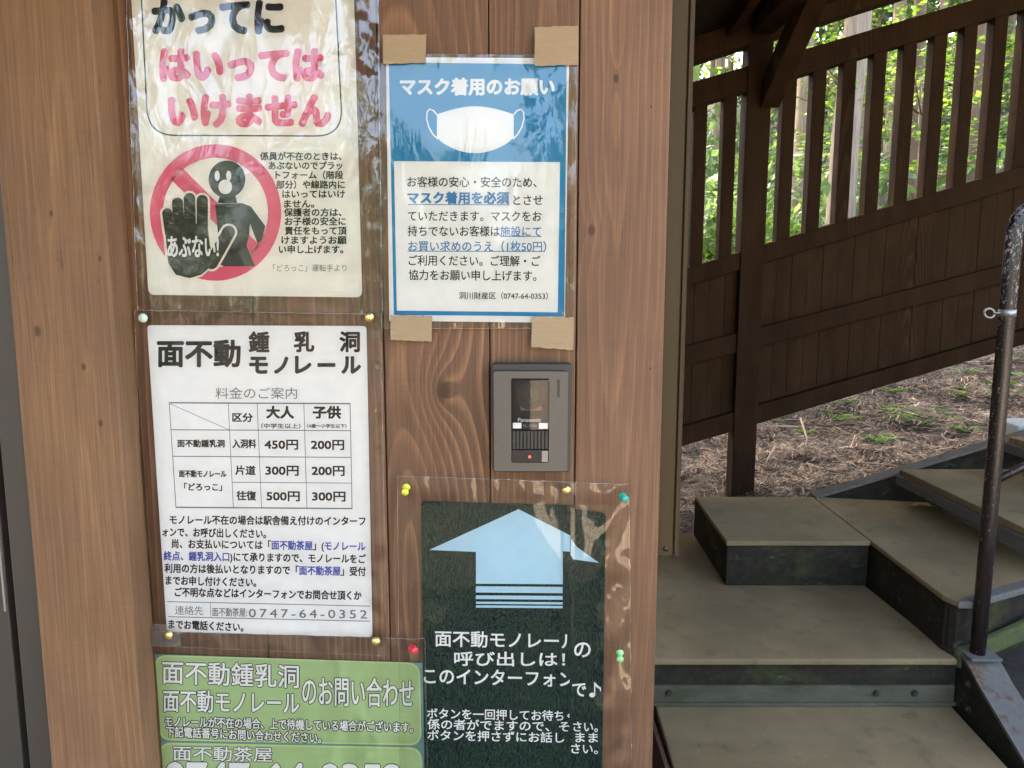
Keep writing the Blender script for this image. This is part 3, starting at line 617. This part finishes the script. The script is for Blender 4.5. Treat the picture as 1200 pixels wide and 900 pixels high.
sc1 = stl.mix(stl.ramp(s1, [(.56, 0), (.66, .9)]), sc1, (.10, .045, .020)); stl.set(color=sc1, rough=.7, metal=.0, spec=.15); stl = stl.m
ang = Mat('mossy_angle'); ang.set(color=ang.mix(ang.ramp(ang.noise((6, 6, 14), 5, .7), [(.35, 0), (.7, 1)]), (.105, .095, .068), (.050, .052, .028)), rough=.8, metal=.0, spec=.12); ang = ang.m
Z1, Z2, Z3, Z4 = .10, .264, .455, .615
def slab(name, pts, z, th, mat, bev=.006):
    mb = MB(); mb.prism([(x, y, z) for x, y in pts][::-1], (0, 0, -th)); return mb.build(name, mat, st, bevel=bev)
slab('tread', [(.455, 1.62), (1.41, 1.62), (1.455, 2.388), (.475, 2.388)], Z1, .05, rub)
mb = MB(); mb.box(.45, 1.42, 1.64, 1.67, -.05, Z1 - .052); mb.build('riser', rs, st)
mb = MB(); mb.box(.44, .452, 1.62, 2.42, -.05, Z1 + .01); mb.build('side_board', plain('red_brown_board', (.06, .025, .018), .7), st)
slab('tread', [(.30, 2.372), (1.462, 2.372), (1.438, 2.978), (1.438, 3.64), (.30, 3.64)], Z2, .022, rub)
mb = MB(); mb.box(.32, 1.47, 2.392, 2.42, Z1 - .08, Z2 - .0235); mb.build('riser', rs, st)
mb = MB(); mb.box(.46, 1.465, 2.380, 2.3915, Z1 + .004, Z1 + .066); mb.box(.46, 1.465, 2.366, 2.3795, Z1 + .002, Z1 + .012); an = mb.build('angle_iron', ang, st, bevel=.002)
for px in (784, 1026, 1071):
    p = at(px, 818 if px > 1000 else 808, 2.38); z = Z1 + .042; mb = MB(); mb.lathe([(.013, -.002), (.013, .002), (.009, .002), (.0085, .009), (0, .0095)], (p.x, 2.380, z), n=6); mb.build('bolt', plain('rusty_bolt', (.045, .04, .032), .6, .5), an)
mb = MB(); mb.box(.32, 1.44, 2.43, 3.62, -.1, Z2 - .024); mb.build('step_base', rs, st)
slab('raised_block_top', [(.862, 2.972), (1.442, 2.972), (1.455, 3.61), (.885, 3.61)], Z3, .02, rub, .004)
mb = MB(); mb.prism([(.868, 2.98, Z2 + .002), (1.44, 2.98, Z2 + .002), (1.44, 2.98, Z3 - .0205), (.868, 2.98, Z3 - .0205)], (.015, .62, 0)); mb.build('raised_block', rs, st, bevel=.003)
slab('tread', [(1.459, 3.61), (1.446, 2.972), (1.436, 2.44), (1.455, 2.39), (1.50, 2.388), (1.96, 2.615), (1.965, 3.52)], Z3, .02, rub, .005)
mb = MB(); mb.prism([(1.466, 2.405, Z2 - .06), (1.445, 2.44, Z2 - .06), (1.452, 2.97, Z2 - .06), (1.466, 3.58, Z2 - .06), (1.55, 3.58, Z2 - .06), (1.55, 2.44, Z2 - .06)], (0, 0, Z3 - .0205 - Z2 + .06)); mb.build('riser', rs, st)
mb = MB(); mb.prism([(1.462, 2.398, Z3 - .0215), (1.97, 2.648, Z3 - .0215 + .01), (1.97, 2.648, .19), (1.462, 2.398, Z2 - .03)], (-.012, .02, 0)); mb.build('front_apron', rs, st)
nos = MB(); nos.prism([(1.452, 2.380, Z3 + .003), (1.505, 2.380, Z3 + .003), (1.97, 2.604, Z3 + .003), (1.97, 2.655, Z3 + .003), (1.50, 2.425, Z3 + .003)][::-1], (0, 0, -.024)); nos.build('nosing', stl, st, bevel=.004)
moss = Mat('moss'); mo = moss.noise((30,) * 3, 5, .7); moss.set(color=moss.mix(mo, (.02, .024, .010), (.095, .115, .028)), rough=.95, normal=moss.bump(mo, .8, .01)); moss = moss.m
mb = MB(); mb.prism([(1.47, 2.372, .285), (2.3, 2.70, .435), (2.3, 2.70, .355), (1.47, 2.372, .225)], (-.01, .03, 0)); mb.build('stringer', moss, st, bevel=.01)
for k in range(6):
    x0 = 1.82 + k * .5; z = Z4 + k * .155
    slab('tread', [(x0 + .02, 2.52 + .03 * k), (x0 + .56, 2.56 + .03 * k), (x0 + .56, 3.52), (x0, 3.52)], z, .03, rub, .004)
    mb = MB(); mb.prism([(x0 + .012, 2.515 + .03 * k, z - .031), (x0 + .045, 2.515 + .03 * k, z - .031), (x0 + .03, 3.53, z - .031), (x0 - .008, 3.53, z - .031)], (0, 0, -.045)); mb.build('tread_frame', stl, st, bevel=.003)
mb = MB(); mb.prism([(1.462, 3.64, .44), (5.2, 3.64, 1.60), (5.2, 3.64, 1.33), (1.462, 3.64, .20)], (0, -.025, 0)); bs = mb.build('stringer', rs, st, bevel=.003)
mb = MB(); mb.prism([(1.462, 3.58, .449), (5.2, 3.58, 1.609), (5.2, 3.66, 1.609), (1.462, 3.66, .449)], (0, 0, .012)); mb.build('stringer_cap', stl, st, bevel=.003)
# lower right stringer with bent cap
path = [(2.44, .285), (2.38, .280), (2.33, .262), (2.28, .232), (1.55, -.10)]
mb = MB()
for (ya, za), (yb, zb) in zip(path, path[1:]): mb.hexa([(1.475, ya, za), (1.585, ya, za), (1.585, yb, zb), (1.475, yb, zb)][::-1], [(1.475, ya, za - .012), (1.585, ya, za - .012), (1.585, yb, zb - .012), (1.475, yb, zb - .012)][::-1])
mb.build('stringer_cap', stl, st)
mb = MB(); mb.prism([(1.478, y, z - .0125) for y, z in path] + [(1.478, 1.55, -.30), (1.478, 2.44, .02)], (.01, 0, 0)); sb = mb.build('stringer', rs, st)
for y, z in ((2.33, .20), (2.32, .12)):
    mb = MB(); mb.lathe([(.013, 0), (.013, .003), (.008, .004), (.008, .011), (0, .012)], (1.4778, y, z), (-1, 0, 0), 6); mb.build('bolt', plain('rusty_bolt', (.05, .045, .036), .6, .5), sb)

# handrail pipe
hr = thing('handrail', 'dark brown pipe handrail with flaking paint, standing at the turn of the steps', 'handrail', (1.53, 2.37, .27))
pm = Mat('flaking_paint'); x, y, z = pm.xyz()
fl = m_ = pm.noise((95, 95, 50), 4, .75); lim = N(pm.t, pm.ramp((z - .6) / 1.2, [(0, -.03), (.55, .02), (1, .17)])); 
worn = N(pm.t, pm.ramp(fl + lim, [(.655, 0), (.675, 1)]))
pm.set(color=pm.mix(worn, pm.mix(pm.noise((20,) * 3), (.012, .008, .007), (.026, .016, .013)), (.25, .235, .215)), rough=pm.mix(worn, (.26,) * 3, (.6,) * 3), normal=pm.bump(worn, .5, -.001)); pm = pm.m
p0 = at(1145, 772, 2.37); XH = p0.x; zt = at(1186, 250, 2.37).z
pts = [(XH, 2.37, .272), (XH, 2.37, .7), (XH, 2.37, 1.2), (XH, 2.37, zt - .05)] + [(XH + .09 * (1 - math.cos(a)), 2.37 + .02 * (1 - math.cos(a)), zt - .05 + .075 * math.sin(a)) for a in (R(20), R(40), R(60), R(80))] + [(XH + .5, 2.50, zt + .09), (XH + 1.6, 2.78, zt + .46), (XH + 3.2, 3.1, zt + .95)]
mb = MB(); mb.tube(pts, .0235, 16); pipe = mb.build('pipe', pm, hr, smooth=True)
mb = MB(); mb.tube([(XH + .012, 2.375, .865), (XH + .35, 2.47, .985), (XH + 3.0, 3.05, 1.79)], .012, 10); mb.build('lower_rail', pm, hr, smooth=True)
mb = MB(); mb.box(XH - .045, XH + .055, 2.325, 2.43, .2795, .2885); mb.build('base_plate', stl, hr, bevel=.002)
ey = plain('zinc', (.36, .35, .33), .45, .8); q = at(1159.5, 367, 2.37); mb = MB()
mb.tube([(q.x + .016 * math.cos(a), 2.37 + .004 * math.sin(a), q.z + .014 * math.sin(a)) for a in [2*math.pi*k/20 for k in range(21)]], .0032, 8, False); mb.tube([(q.x + .016, 2.37, q.z), (XH + .003, 2.37, q.z + .002)], .0035, 8); mb.build('eye_bolt', ey, hr, smooth=True)
mb = MB(); mb.tube([(XH, 2.37, q.z - .010), (XH, 2.37, q.z + .012)], .0247, 16); mb.build('clip', ey, hr, smooth=True)

# ------------------------------------------------------------------ covered stairway behind
GY = 4.25
cs = thing('covered_stairway', 'dark timber covered stairway with a baluster railing and boarded side, climbing to the right', 'stairway', (1.2, GY, terr(1.2, GY)))
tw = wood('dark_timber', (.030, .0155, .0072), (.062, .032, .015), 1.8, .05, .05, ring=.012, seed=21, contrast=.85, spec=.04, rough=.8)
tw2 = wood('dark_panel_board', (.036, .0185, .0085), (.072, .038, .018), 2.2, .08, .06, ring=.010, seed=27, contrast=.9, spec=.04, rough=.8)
def lz(p, q):                                # a sloping line given by two pixels on the plane GY -> z(X)
    a, b = at(*p, GY), at(*q, GY); s_ = (b.z - a.z) / (b.x - a.x); return lambda X: a.z + s_ * (X - a.x)
rt = lz((920, 65), (1130, 3.5)); rb = lz((920, 94), (1190, 14)); bt_ = lz((901, 285), (1193, 196)); bb_ = lz((901, 306), (1193, 219)); mt_ = lz((901, 381), (1199, 305)); mbm = lz((901, 403), (1199, 325))
ft = lz((894, 473), (1200, 386)); fb = lz((888, 496), (1200, 403)); eb = lz((816, 73), (1048, 0)); et = lz((816, 44), (1048, -31))
pxl, pxr = at(861, 450, GY).x, at(888, 450, GY).x
XL, XR = .5, 7.0
def rail(name, lo, hi, y0, y1, x0, x1, mat=tw, par=cs): mb = MB(); mb.hexa([(x0, y0, lo(x0)), (x1, y0, lo(x1)), (x1, y0, hi(x1)), (x0, y0, hi(x0))], [(x0, y1, lo(x0)), (x1, y1, lo(x1)), (x1, y1, hi(x1)), (x0, y1, hi(x0))]); return mb.build(name, mat, par, bevel=.003)
posts = [(pxl, pxr)] + [(pxl + 2.35, pxr + 2.35), (pxl + 4.7, pxr + 4.7)]
segs = [(XL, pxl - .001)] + [(posts[k][1] + .001, posts[k+1][0] - .001) for k in range(2)] + [(posts[2][1] + .001, XR)]
for a, b in posts:
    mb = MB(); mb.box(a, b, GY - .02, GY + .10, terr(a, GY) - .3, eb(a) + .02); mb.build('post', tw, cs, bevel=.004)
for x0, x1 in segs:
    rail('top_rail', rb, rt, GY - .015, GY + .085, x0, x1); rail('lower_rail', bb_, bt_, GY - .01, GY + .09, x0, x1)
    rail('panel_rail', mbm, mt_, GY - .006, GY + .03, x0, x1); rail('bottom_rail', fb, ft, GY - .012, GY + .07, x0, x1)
    x = x0; k = 0
    while x < x1 - .01:                       # upright boards of the side panel
        e = min(x + .084, x1); mb = MB(); y0 = GY + .0315 + .0015 * (k % 2)
        mb.hexa([(x + .001, y0, fb(x) + .03), (e, y0, fb(e) + .03), (e, y0, bb_(e) + .03), (x + .001, y0, bb_(x) + .03)], [(x + .001, y0 + .016, fb(x) + .03), (e, y0 + .016, fb(e) + .03), (e, y0 + .016, bb_(e) + .03), (x + .001, y0 + .016, bb_(x) + .03)])
        mb.build('panel_board', tw2, cs, bevel=.001); x += .0848; k += 1
xb = at(911.5, 250, GY).x; pitch = 33.1 / F * 4.25 * 1.0
k = -6
while xb + k * pitch < XR:
    x0 = xb + k * pitch; x1 = x0 + .070; k += 1
    if x0 < XL or any(a - .075 < x0 < b + .006 for a, b in posts): continue
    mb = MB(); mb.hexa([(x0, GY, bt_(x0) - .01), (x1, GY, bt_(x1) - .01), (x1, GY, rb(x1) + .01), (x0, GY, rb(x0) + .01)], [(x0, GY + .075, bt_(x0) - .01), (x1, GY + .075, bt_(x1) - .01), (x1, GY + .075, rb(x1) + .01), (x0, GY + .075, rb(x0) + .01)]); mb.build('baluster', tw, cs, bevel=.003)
rail('eave_beam', eb, et, GY - .03, GY + .09, XL, XR)
for (a, b) in posts:                         # brace from post towards the near side, and the cross beam it carries
    c = (a + b) / 2; zb = at(890, 128, GY).z + (eb(a) - eb(posts[0][0]))
    p_, q_ = Vector((c - .045 + .05, GY - .025, zb)), Vector((c + .02 + .05, GY - .85, zb + .62)); d = Vector((.10, 0, 0)); u = Vector((0, .075, .10))
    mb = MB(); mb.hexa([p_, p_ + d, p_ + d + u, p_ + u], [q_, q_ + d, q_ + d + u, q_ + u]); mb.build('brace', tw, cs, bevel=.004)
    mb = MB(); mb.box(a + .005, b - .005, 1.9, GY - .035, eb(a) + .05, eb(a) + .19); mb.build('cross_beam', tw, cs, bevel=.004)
roofz = lambda X, Y: et(X) + .03 + .10 * (GY - Y)
for k in range(12):
    x0 = .62 + k * .5; mb = MB(); mb.hexa([(x0, 4.42, roofz(x0, 4.42) - .085), (x0 + .06, 4.42, roofz(x0 + .06, 4.42) - .085), (x0 + .06, 4.42, roofz(x0 + .06, 4.42) - .002), (x0, 4.42, roofz(x0, 4.42) - .002)][::-1], [(x0, .85, roofz(x0, .85) - .085), (x0 + .06, .85, roofz(x0 + .06, .85) - .085), (x0 + .06, .85, roofz(x0 + .06, .85) - .002), (x0, .85, roofz(x0, .85) - .002)][::-1]); mb.build('rafter', tw, cs, bevel=.003)
mb = MB(); q = [(XL - .1, .8), (XR, .8), (XR, 4.47), (XL - .1, 4.47)]; mb.prism([(x, y, roofz(x, y)) for x, y in q], (0, 0, .05)); mb.build('roof', plain('stair_roof', (.022, .016, .011), .9, spec=.05), cs)

# ------------------------------------------------------------------ forest
random.seed(5)
bark = Mat('cedar_bark'); bk = bark.noise((30, 30, 2.5), 4, .65); bark.set(color=bark.mix(bark.ramp(bk, [(.3, 0), (.7, 1)]), (.17, .115, .075), (.36, .27, .185)), rough=.9, normal=bark.bump(bk, .6, .02)); bark = bark.m
bark2 = Mat('brown_bark'); bk = bark2.noise((26, 26, 3), 4, .65); bark2.set(color=bark2.mix(bk, (.09, .055, .035), (.22, .145, .09)), rough=.9, normal=bark2.bump(bk, .6, .02)); bark2 = bark2.m
cedar_leaf = leaf_mat('cedar_foliage', (.025, .055, .022), (.07, .12, .042), .35); bright_leaf = leaf_mat('maple_foliage', (.085, .165, .024), (.18, .265, .05), .55); shrub_leaf = leaf_mat('shrub_foliage', (.05, .11, .02), (.15, .22, .06), .5)
def leafq(mb, c, s_, flat=0.0, asp=.5, rnd=random):
    n = Vector((rnd.gauss(0, 1), rnd.gauss(0, 1), rnd.gauss(0, 1) + flat)).normalized(); a = n.orthogonal(); a.rotate(Matrix.Rotation(rnd.uniform(0, 6.28), 3, n)); b = n.cross(a); l = s_ * rnd.uniform(.6, 1.3)
    c = Vector(c); mb.face([c - a * l * .5, c + b * l * asp * .5, c + a * l * .5 - n * l * .12, c - b * l * asp * .5])
def cedar(px, Y, wpx, lean, hgt, label, mat=bark, name='cedar_tree', seed=1, low=.45):
    rnd = random.Random(seed); p = at(px, 200, Y); X = p.x; z0 = terr(X, Y); r = wpx / F * Y / 2
    t = thing(name, label, 'tree', (X, Y, z0)); mb = MB(); n = 14
    ax = lambda h: Vector((X + lean * (h + z0 - p.z), Y, z0 + h))
    mb.tube([ax(-.3)] + [ax(hgt * k / n) + Vector((.02 * math.sin(k * 1.7 + seed), 0, 0)) for k in range(n + 1)], [r * 1.5, r * 1.25] + [r * (1.08 - .85 * k / n) for k in range(1, n + 1)], 14); mb.build('trunk', mat, t, smooth=True)
    mb = MB()
    for k in range(28):
        h = hgt * (low + (1 - low) * rnd.random()); reach = (1.15 - (h / hgt - low) / (1 - low)) * 2.0; a = rnd.uniform(0, 6.28); d = Vector((math.cos(a), math.sin(a), -.12))
        for i in range(70):
            u = rnd.random() ** .7; c = ax(h) + d * reach * u + Vector((rnd.gauss(0, .16), rnd.gauss(0, .16), rnd.gauss(0, .12) - .25 * u * u)); leafq(mb, c, .20, .4, .35, rnd)
    mb.build('crown', cedar_leaf, t)
cedar(989, 9.0, 31, .035, 13, 'thick pale cedar trunk standing close behind the middle of the railing', seed=1, low=.55)
cedar(1005, 13.0, 10, .0, 13, 'slim cedar just right of the thick pale trunk, behind it', seed=2)
cedar(872, 11.5, 11, -.005, 13, 'slim pale cedar seen just left of the big railing post', seed=3)
cedar(937, 12.0, 17, .0, 14, 'cedar between the big railing post and the thick pale trunk', seed=4)
cedar(1137, 10.5, 18, .02, 12, 'brown-barked cedar towards the right end of the railing', bark2, seed=5)
cedar(1068, 11.5, 14, -.01, 13, 'medium cedar right of the thick pale trunk, low behind the railing', bark2, seed=6)
def maple(px, py, Y, label, seed, n=15, spread=1.2):
    rnd = random.Random(seed); p = at(px, py, Y); z0 = terr(p.x, Y); t = thing('maple_tree', label, 'tree', (p.x, Y, z0))
    mb = MB(); top = p + Vector((0, 0, .5)); mb.tube([(p.x + .2, Y, z0 - .1), (p.x + .1, Y, (z0 + p.z) / 2), tuple(top)], [.045, .035, .012], 8)
    lv = MB()
    for k in range(n):
        c = p + Vector((rnd.uniform(-spread, spread), rnd.uniform(-.8, .8), rnd.uniform(-.75, .85))); h = min(c.z, top.z) - .15; mb.tube([(p.x + .05, Y, max(h - .3, z0 + .2)), tuple(c)], [.012, .004], 5)
        for i in range(95): leafq(lv, c + Vector((rnd.gauss(0, .30), rnd.gauss(0, .30), rnd.gauss(0, .03))), .06, 3.0, .75, rnd)
    mb.build('trunk', bark2, t, smooth=True); lv.build('crown', bright_leaf, t)
maple(985, 110, 9.9, 'bright green maple spraying its leaves around the thick pale cedar', 11)
maple(1075, 140, 10.2, 'bright green maple filling the railing gaps right of the thick pale cedar', 12)
maple(1150, 95, 12, 'paler green maple at the right end of the railing', 13, 14, 1.7)
def shrub(px, py, Y, w_, h_, label, seed, mat=shrub_leaf, name='shrub', ls=.06, n=2600):
    rnd = random.Random(seed); p = at(px, py, Y); z0 = terr(p.x, Y); t = thing(name, label, 'shrub', (p.x, Y, z0)); mb = MB()
    for k in range(9): a = rnd.uniform(0, 6.28); mb.tube([(p.x, Y, z0 - .05), (p.x + .5 * w_ * math.cos(a) * rnd.random(), Y + .4 * w_ * math.sin(a), z0 + h_ * rnd.uniform(.6, .95))], [.012, .004], 5)
    lv = MB()
    cl = [(rnd.gauss(0, w_ * .3), rnd.gauss(0, w_ * .3), h_ * rnd.uniform(.3, 1)) for _ in range(26)]
    for k in range(n): c = rnd.choice(cl); leafq(lv, (p.x + c[0] + rnd.gauss(0, .11), Y + c[1] + rnd.gauss(0, .11), z0 + c[2] + rnd.gauss(0, .09)), ls, 1.2, .6, rnd)
    mb.build('stem', bark2, t); lv.build('foliage', mat, t)
shrub(842, 280, 6.4, .8, 1.5, 'light green leafy shrub behind the railing at its lower left end', 31)
shrub(905, 270, 7.4, .7, 1.35, 'small leafy shrub just right of the big railing post', 32)
shrub(1185, 180, 8.5, .9, 1.0, 'low green shrub behind the railing at its right end', 33)
# far wood: trunks and foliage reading as one mass, right round the clearing
rnd = random.Random(77); tk, lf_ = MB(), MB()
def spot(X, Y, hgt, nl, ls, sp, low=.25):
    z0 = terr(X, Y); r = rnd.uniform(.06, .16); tk.tube([(X, Y, z0 - .3), (X + rnd.uniform(-.2, .2), Y, z0 + hgt)], [r, r * .3], 7)
    for k in range(nl):
        u = rnd.random(); h = hgt * (low + (1 - low) * u); a = rnd.uniform(0, 6.28); q = sp * (1.1 - u) * math.sqrt(rnd.random()) + .1
        leafq(lf_, (X + q * math.cos(a), Y + q * math.sin(a), z0 + h + rnd.gauss(0, .2)), ls, .6, .45, rnd)
for k in range(130):
    Y = rnd.uniform(14, 46); X = Y * rnd.uniform(.10, .80); spot(X, Y, rnd.uniform(9, 15), int(400 if Y < 28 else 330), .22 + Y * .006, 2.1, rnd.choice((.1, .25, .4)))
for k in range(60):
    Y = rnd.uniform(9, 26); X = Y * rnd.uniform(.12, .75); z0 = terr(X, Y)
    for i in range(240): leafq(lf_, (X + rnd.gauss(0, .7), Y + rnd.gauss(0, .7), z0 + abs(rnd.gauss(0, .55))), .14, .8, .5, rnd)
for k in range(46):                         # behind the viewer and to the sides, with open sky between
    a = rnd.uniform(R(195), R(345)); d = rnd.uniform(13, 26); spot(d * math.cos(a), d * math.sin(a), rnd.uniform(2.5, 8.5), 300, .5, 2.0, .15)
for X_, Y_, h_ in ((-.3, 9.5, 11), (1.4, 10.5, 12), (-1.6, 11.5, 13), (.6, 13, 14), (3.2, 9.2, 10.5), (1.2, 8.3, 10), (.3, 10.6, 13), (-.6, 8.2, 11)): spot(X_, Y_, h_, 800, .24, 2.0, .45)  # trees mostly hidden by the hut, added to throw shade on the litter
fw = thing('far_forest', 'dense green wood of slim trees rising up the hillside behind the railing', 'forest', (8, 25, 5)); kind(fw, 'stuff')
a = tk.build('trunk', bark, fw); b = lf_.build('foliage', leaf_mat('wood_foliage', (.04, .08, .035), (.13, .19, .075), .5), fw)
kind(a, 'stuff'); kind(b, 'stuff')

# ------------------------------------------------------------------ litter, ferns, twigs
lm_ = Mat('dry_fronds'); rn = N(lm_.t, lm_.geo.outputs['Random Per Island']); lm_.set(color=lm_.ramp(rn, [(0, (.013, .009, .007)), (.4, (.055, .038, .027)), (.75, (.150, .110, .077)), (.92, (.21, .125, .07)), (1, (.36, .30, .225))]), rough=.85); lm_ = lm_.m
rnd = random.Random(3); mb = MB()
for k in range(15000):
    Y = 3.68 + 5.2 * rnd.random() ** 1.5; X = rnd.uniform(.55, 1.0 + Y * .82); z = terr(X, Y) + .065 * max(0, noise.noise((X * 4, Y * 4, 1)) + .35) * rnd.random() + .004
    if X > 1.3 and Y < 3.75: continue
    a = rnd.uniform(0, 6.28); L = rnd.uniform(.05, .20); w_ = rnd.uniform(.002, .0065); cv = rnd.uniform(-1.6, 1.6); p = Vector((X, Y, z)); pr_ = []
    tl_ = rnd.uniform(-.15, .35)
    for i in range(4):
        d = Vector((math.cos(a), math.sin(a), tl_ * (1 - i * .6))); s_ = Vector((-d.y, d.x, rnd.uniform(-.5, .5))) * w_ * (1 - .2 * i); pr_.append((mb.vert(p - s_), mb.vert(p + s_))); p = p + d * L / 3; a += cv / 3
    for i in range(3): mb.f.append([pr_[i][0], pr_[i+1][0], pr_[i+1][1], pr_[i][1]])
for k in range(5200):                       # whole fallen cedar fronds: a bent axis with drooping side sprays
    Y = 3.7 + 4.4 * rnd.random() ** 1.5; X = rnd.uniform(.55, 1.0 + Y * .72)
    if X > 1.3 and Y < 3.8: continue
    p = Vector((X, Y, terr(X, Y) + rnd.uniform(.0, .03) + .11 * max(0, noise.noise((X * 3, Y * 3, 8)) + .2))); a = rnd.uniform(0, 6.28); L = rnd.uniform(.14, .34); cv = rnd.uniform(-1, 1); m_ = 9
    for i in range(m_):
        d = Vector((math.cos(a), math.sin(a), .12 - .03 * i)); p = p + d * L / m_; a += cv / m_; q = Vector((-d.y, d.x, 0)); wl = L * rnd.uniform(.16, .34) * (1 - .6 * i / m_); t_ = rnd.uniform(.002, .0055)
        for sg in (-1, 1):
            e = p + d * wl * .8 + q * sg * wl * .7 + Vector((0, 0, rnd.uniform(-.03, .012))); mb.face([p - d * t_, p + d * t_, e + d * t_ * .5, e - d * t_ * .5])
for k in range(150):                        # bare sticks
    Y = 3.8 + 4.5 * rnd.random() ** 1.3; X = rnd.uniform(.6, 1.0 + Y * .75)
    if X > 1.3 and Y < 4.0: continue
    a = rnd.uniform(0, 3.14); L = rnd.uniform(.15, .55); d = Vector((math.cos(a), math.sin(a), 0)); c_ = Vector((X, Y, terr(X, Y) + rnd.uniform(.03, .08))); bd = Vector((-d.y, d.x, .3)) * rnd.uniform(-.12, .12) * L
    mb.tube([c_ - d * L * .5, c_ + bd, c_ + d * L * .5 + Vector((0, 0, rnd.uniform(-.03, .05)))], [.006, .0045, .002], 5)
lt = mb.build('leaf_litter', lm_); kind(lt, 'stuff'); lt['label'] = 'brown fallen cedar fronds and twigs covering the slope'; lt['category'] = 'leaf litter'
tw_m = plain('bare_twig', (.17, .125, .09), .8)
for pts, lb in ((((938, 490, 5.0, .25), (946, 515, 4.8, .16), (939, 540, 4.7, .02)), 'forked bare twig standing in the litter right of the railing post'), (((910, 505, 4.6, .12), (900, 518, 4.55, .05), (895, 532, 4.5, .01)), 'short curved twig close to the foot of the railing post'), (((915, 557, 4.6, .02), (950, 556, 4.8, .05), (985, 534, 5.1, .06)), 'long pale stick lying in the litter'), (((1125, 440, 6.6, .1), (1170, 436, 6.4, .14), (1200, 444, 6.2, .1)), 'pale stick lying higher up the slope near the handrail')):
    P_ = []
    for px, py, Y, up in pts: q = at(px, py, Y); P_.append(Vector((q.x, Y, max(terr(q.x, Y) + .02, min(q.z, terr(q.x, Y) + up + .05)))))
    mb = MB(); mb.tube(P_, [.007, .005, .003], 7); tag(mb.build('twig', tw_m, smooth=True), lb, 'twig', 'sticks in the leaf litter')
def on_ground(px, py):
    d = ray(px, py); t = 3.0
    while t < 20:
        p = Vector((0, 0, EYE)) + d * t
        if p.z < terr(p.x, p.y): return p
        t += .02
    return p
ferns = [(1065, 500, 'fern with bright fronds in the middle of the litter'), (985, 482, 'small fern just under the bottom board of the stairway'), (1045, 467, 'fern below the sloping board, left of the two together'), (1128, 447, 'broad fern high on the slope left of the handrail'), (1175, 425, 'fern at the top of the slope right of the handrail'), (1030, 527, 'lowest fern, nearest to the steps'), (1130, 515, 'low fern close to the handrail pipe'), (912, 497, 'small fern right beside the railing post'), (1195, 470, 'fern at the right edge of the slope')]
fmat = leaf_mat('fern_green', (.06, .13, .025), (.13, .21, .045), .5)
rs2 = random.Random(9)
ferns += [(rs2.choice((rs2.uniform(905, 1195), rs2.uniform(1080, 1198))), 0, 'small green fern seedling scattered in the brown litter') for _ in range(17)]
for i, (px, py, lb) in enumerate(ferns):
    if not py: py = 505 - (px - 900) * .22 + abs(rs2.gauss(0, 26))
    p = on_ground(px, py); rnd = random.Random(i + 50); t = thing('fern', lb, 'fern', p, 'ferns in the leaf litter'); mb = MB(); rs_ = .17 if i in (0, 3) else (.12 if i < 9 else .07)
    for k in range(9):
        a = rnd.uniform(0, 6.28); L = rs_ * rnd.uniform(.7, 1.2); d = Vector((math.cos(a), math.sin(a), 0)); s_ = Vector((-d.y, d.x, 0))
        for j in range(8):
            u = (j + .5) / 8; c = p + d * L * u + Vector((0, 0, .04 + L * (1.3 * u - 1.0 * u * u))); wl = L * .30 * (1 - u * .75)
            for sg in (-1, 1): mb.face([c, c + s_ * sg * wl * .6 + d * .012, c + s_ * sg * wl + d * .02 - Vector((0, 0, .006)), c + s_ * sg * wl * .5 - d * .008])
    mb.build('fronds', fmat, t)
# pale concrete block under the upper steps
q = at(1178, 632, 3.9); cb = MB(); cb.box(2.52, 2.95, 3.76, 3.98, .40, .775); tag(cb.build('concrete_block', plain('pale_concrete', (.52, .53, .48), .8, bump=.2), bevel=.01), 'pale concrete block beside the upper steps, behind the handrail', 'block')
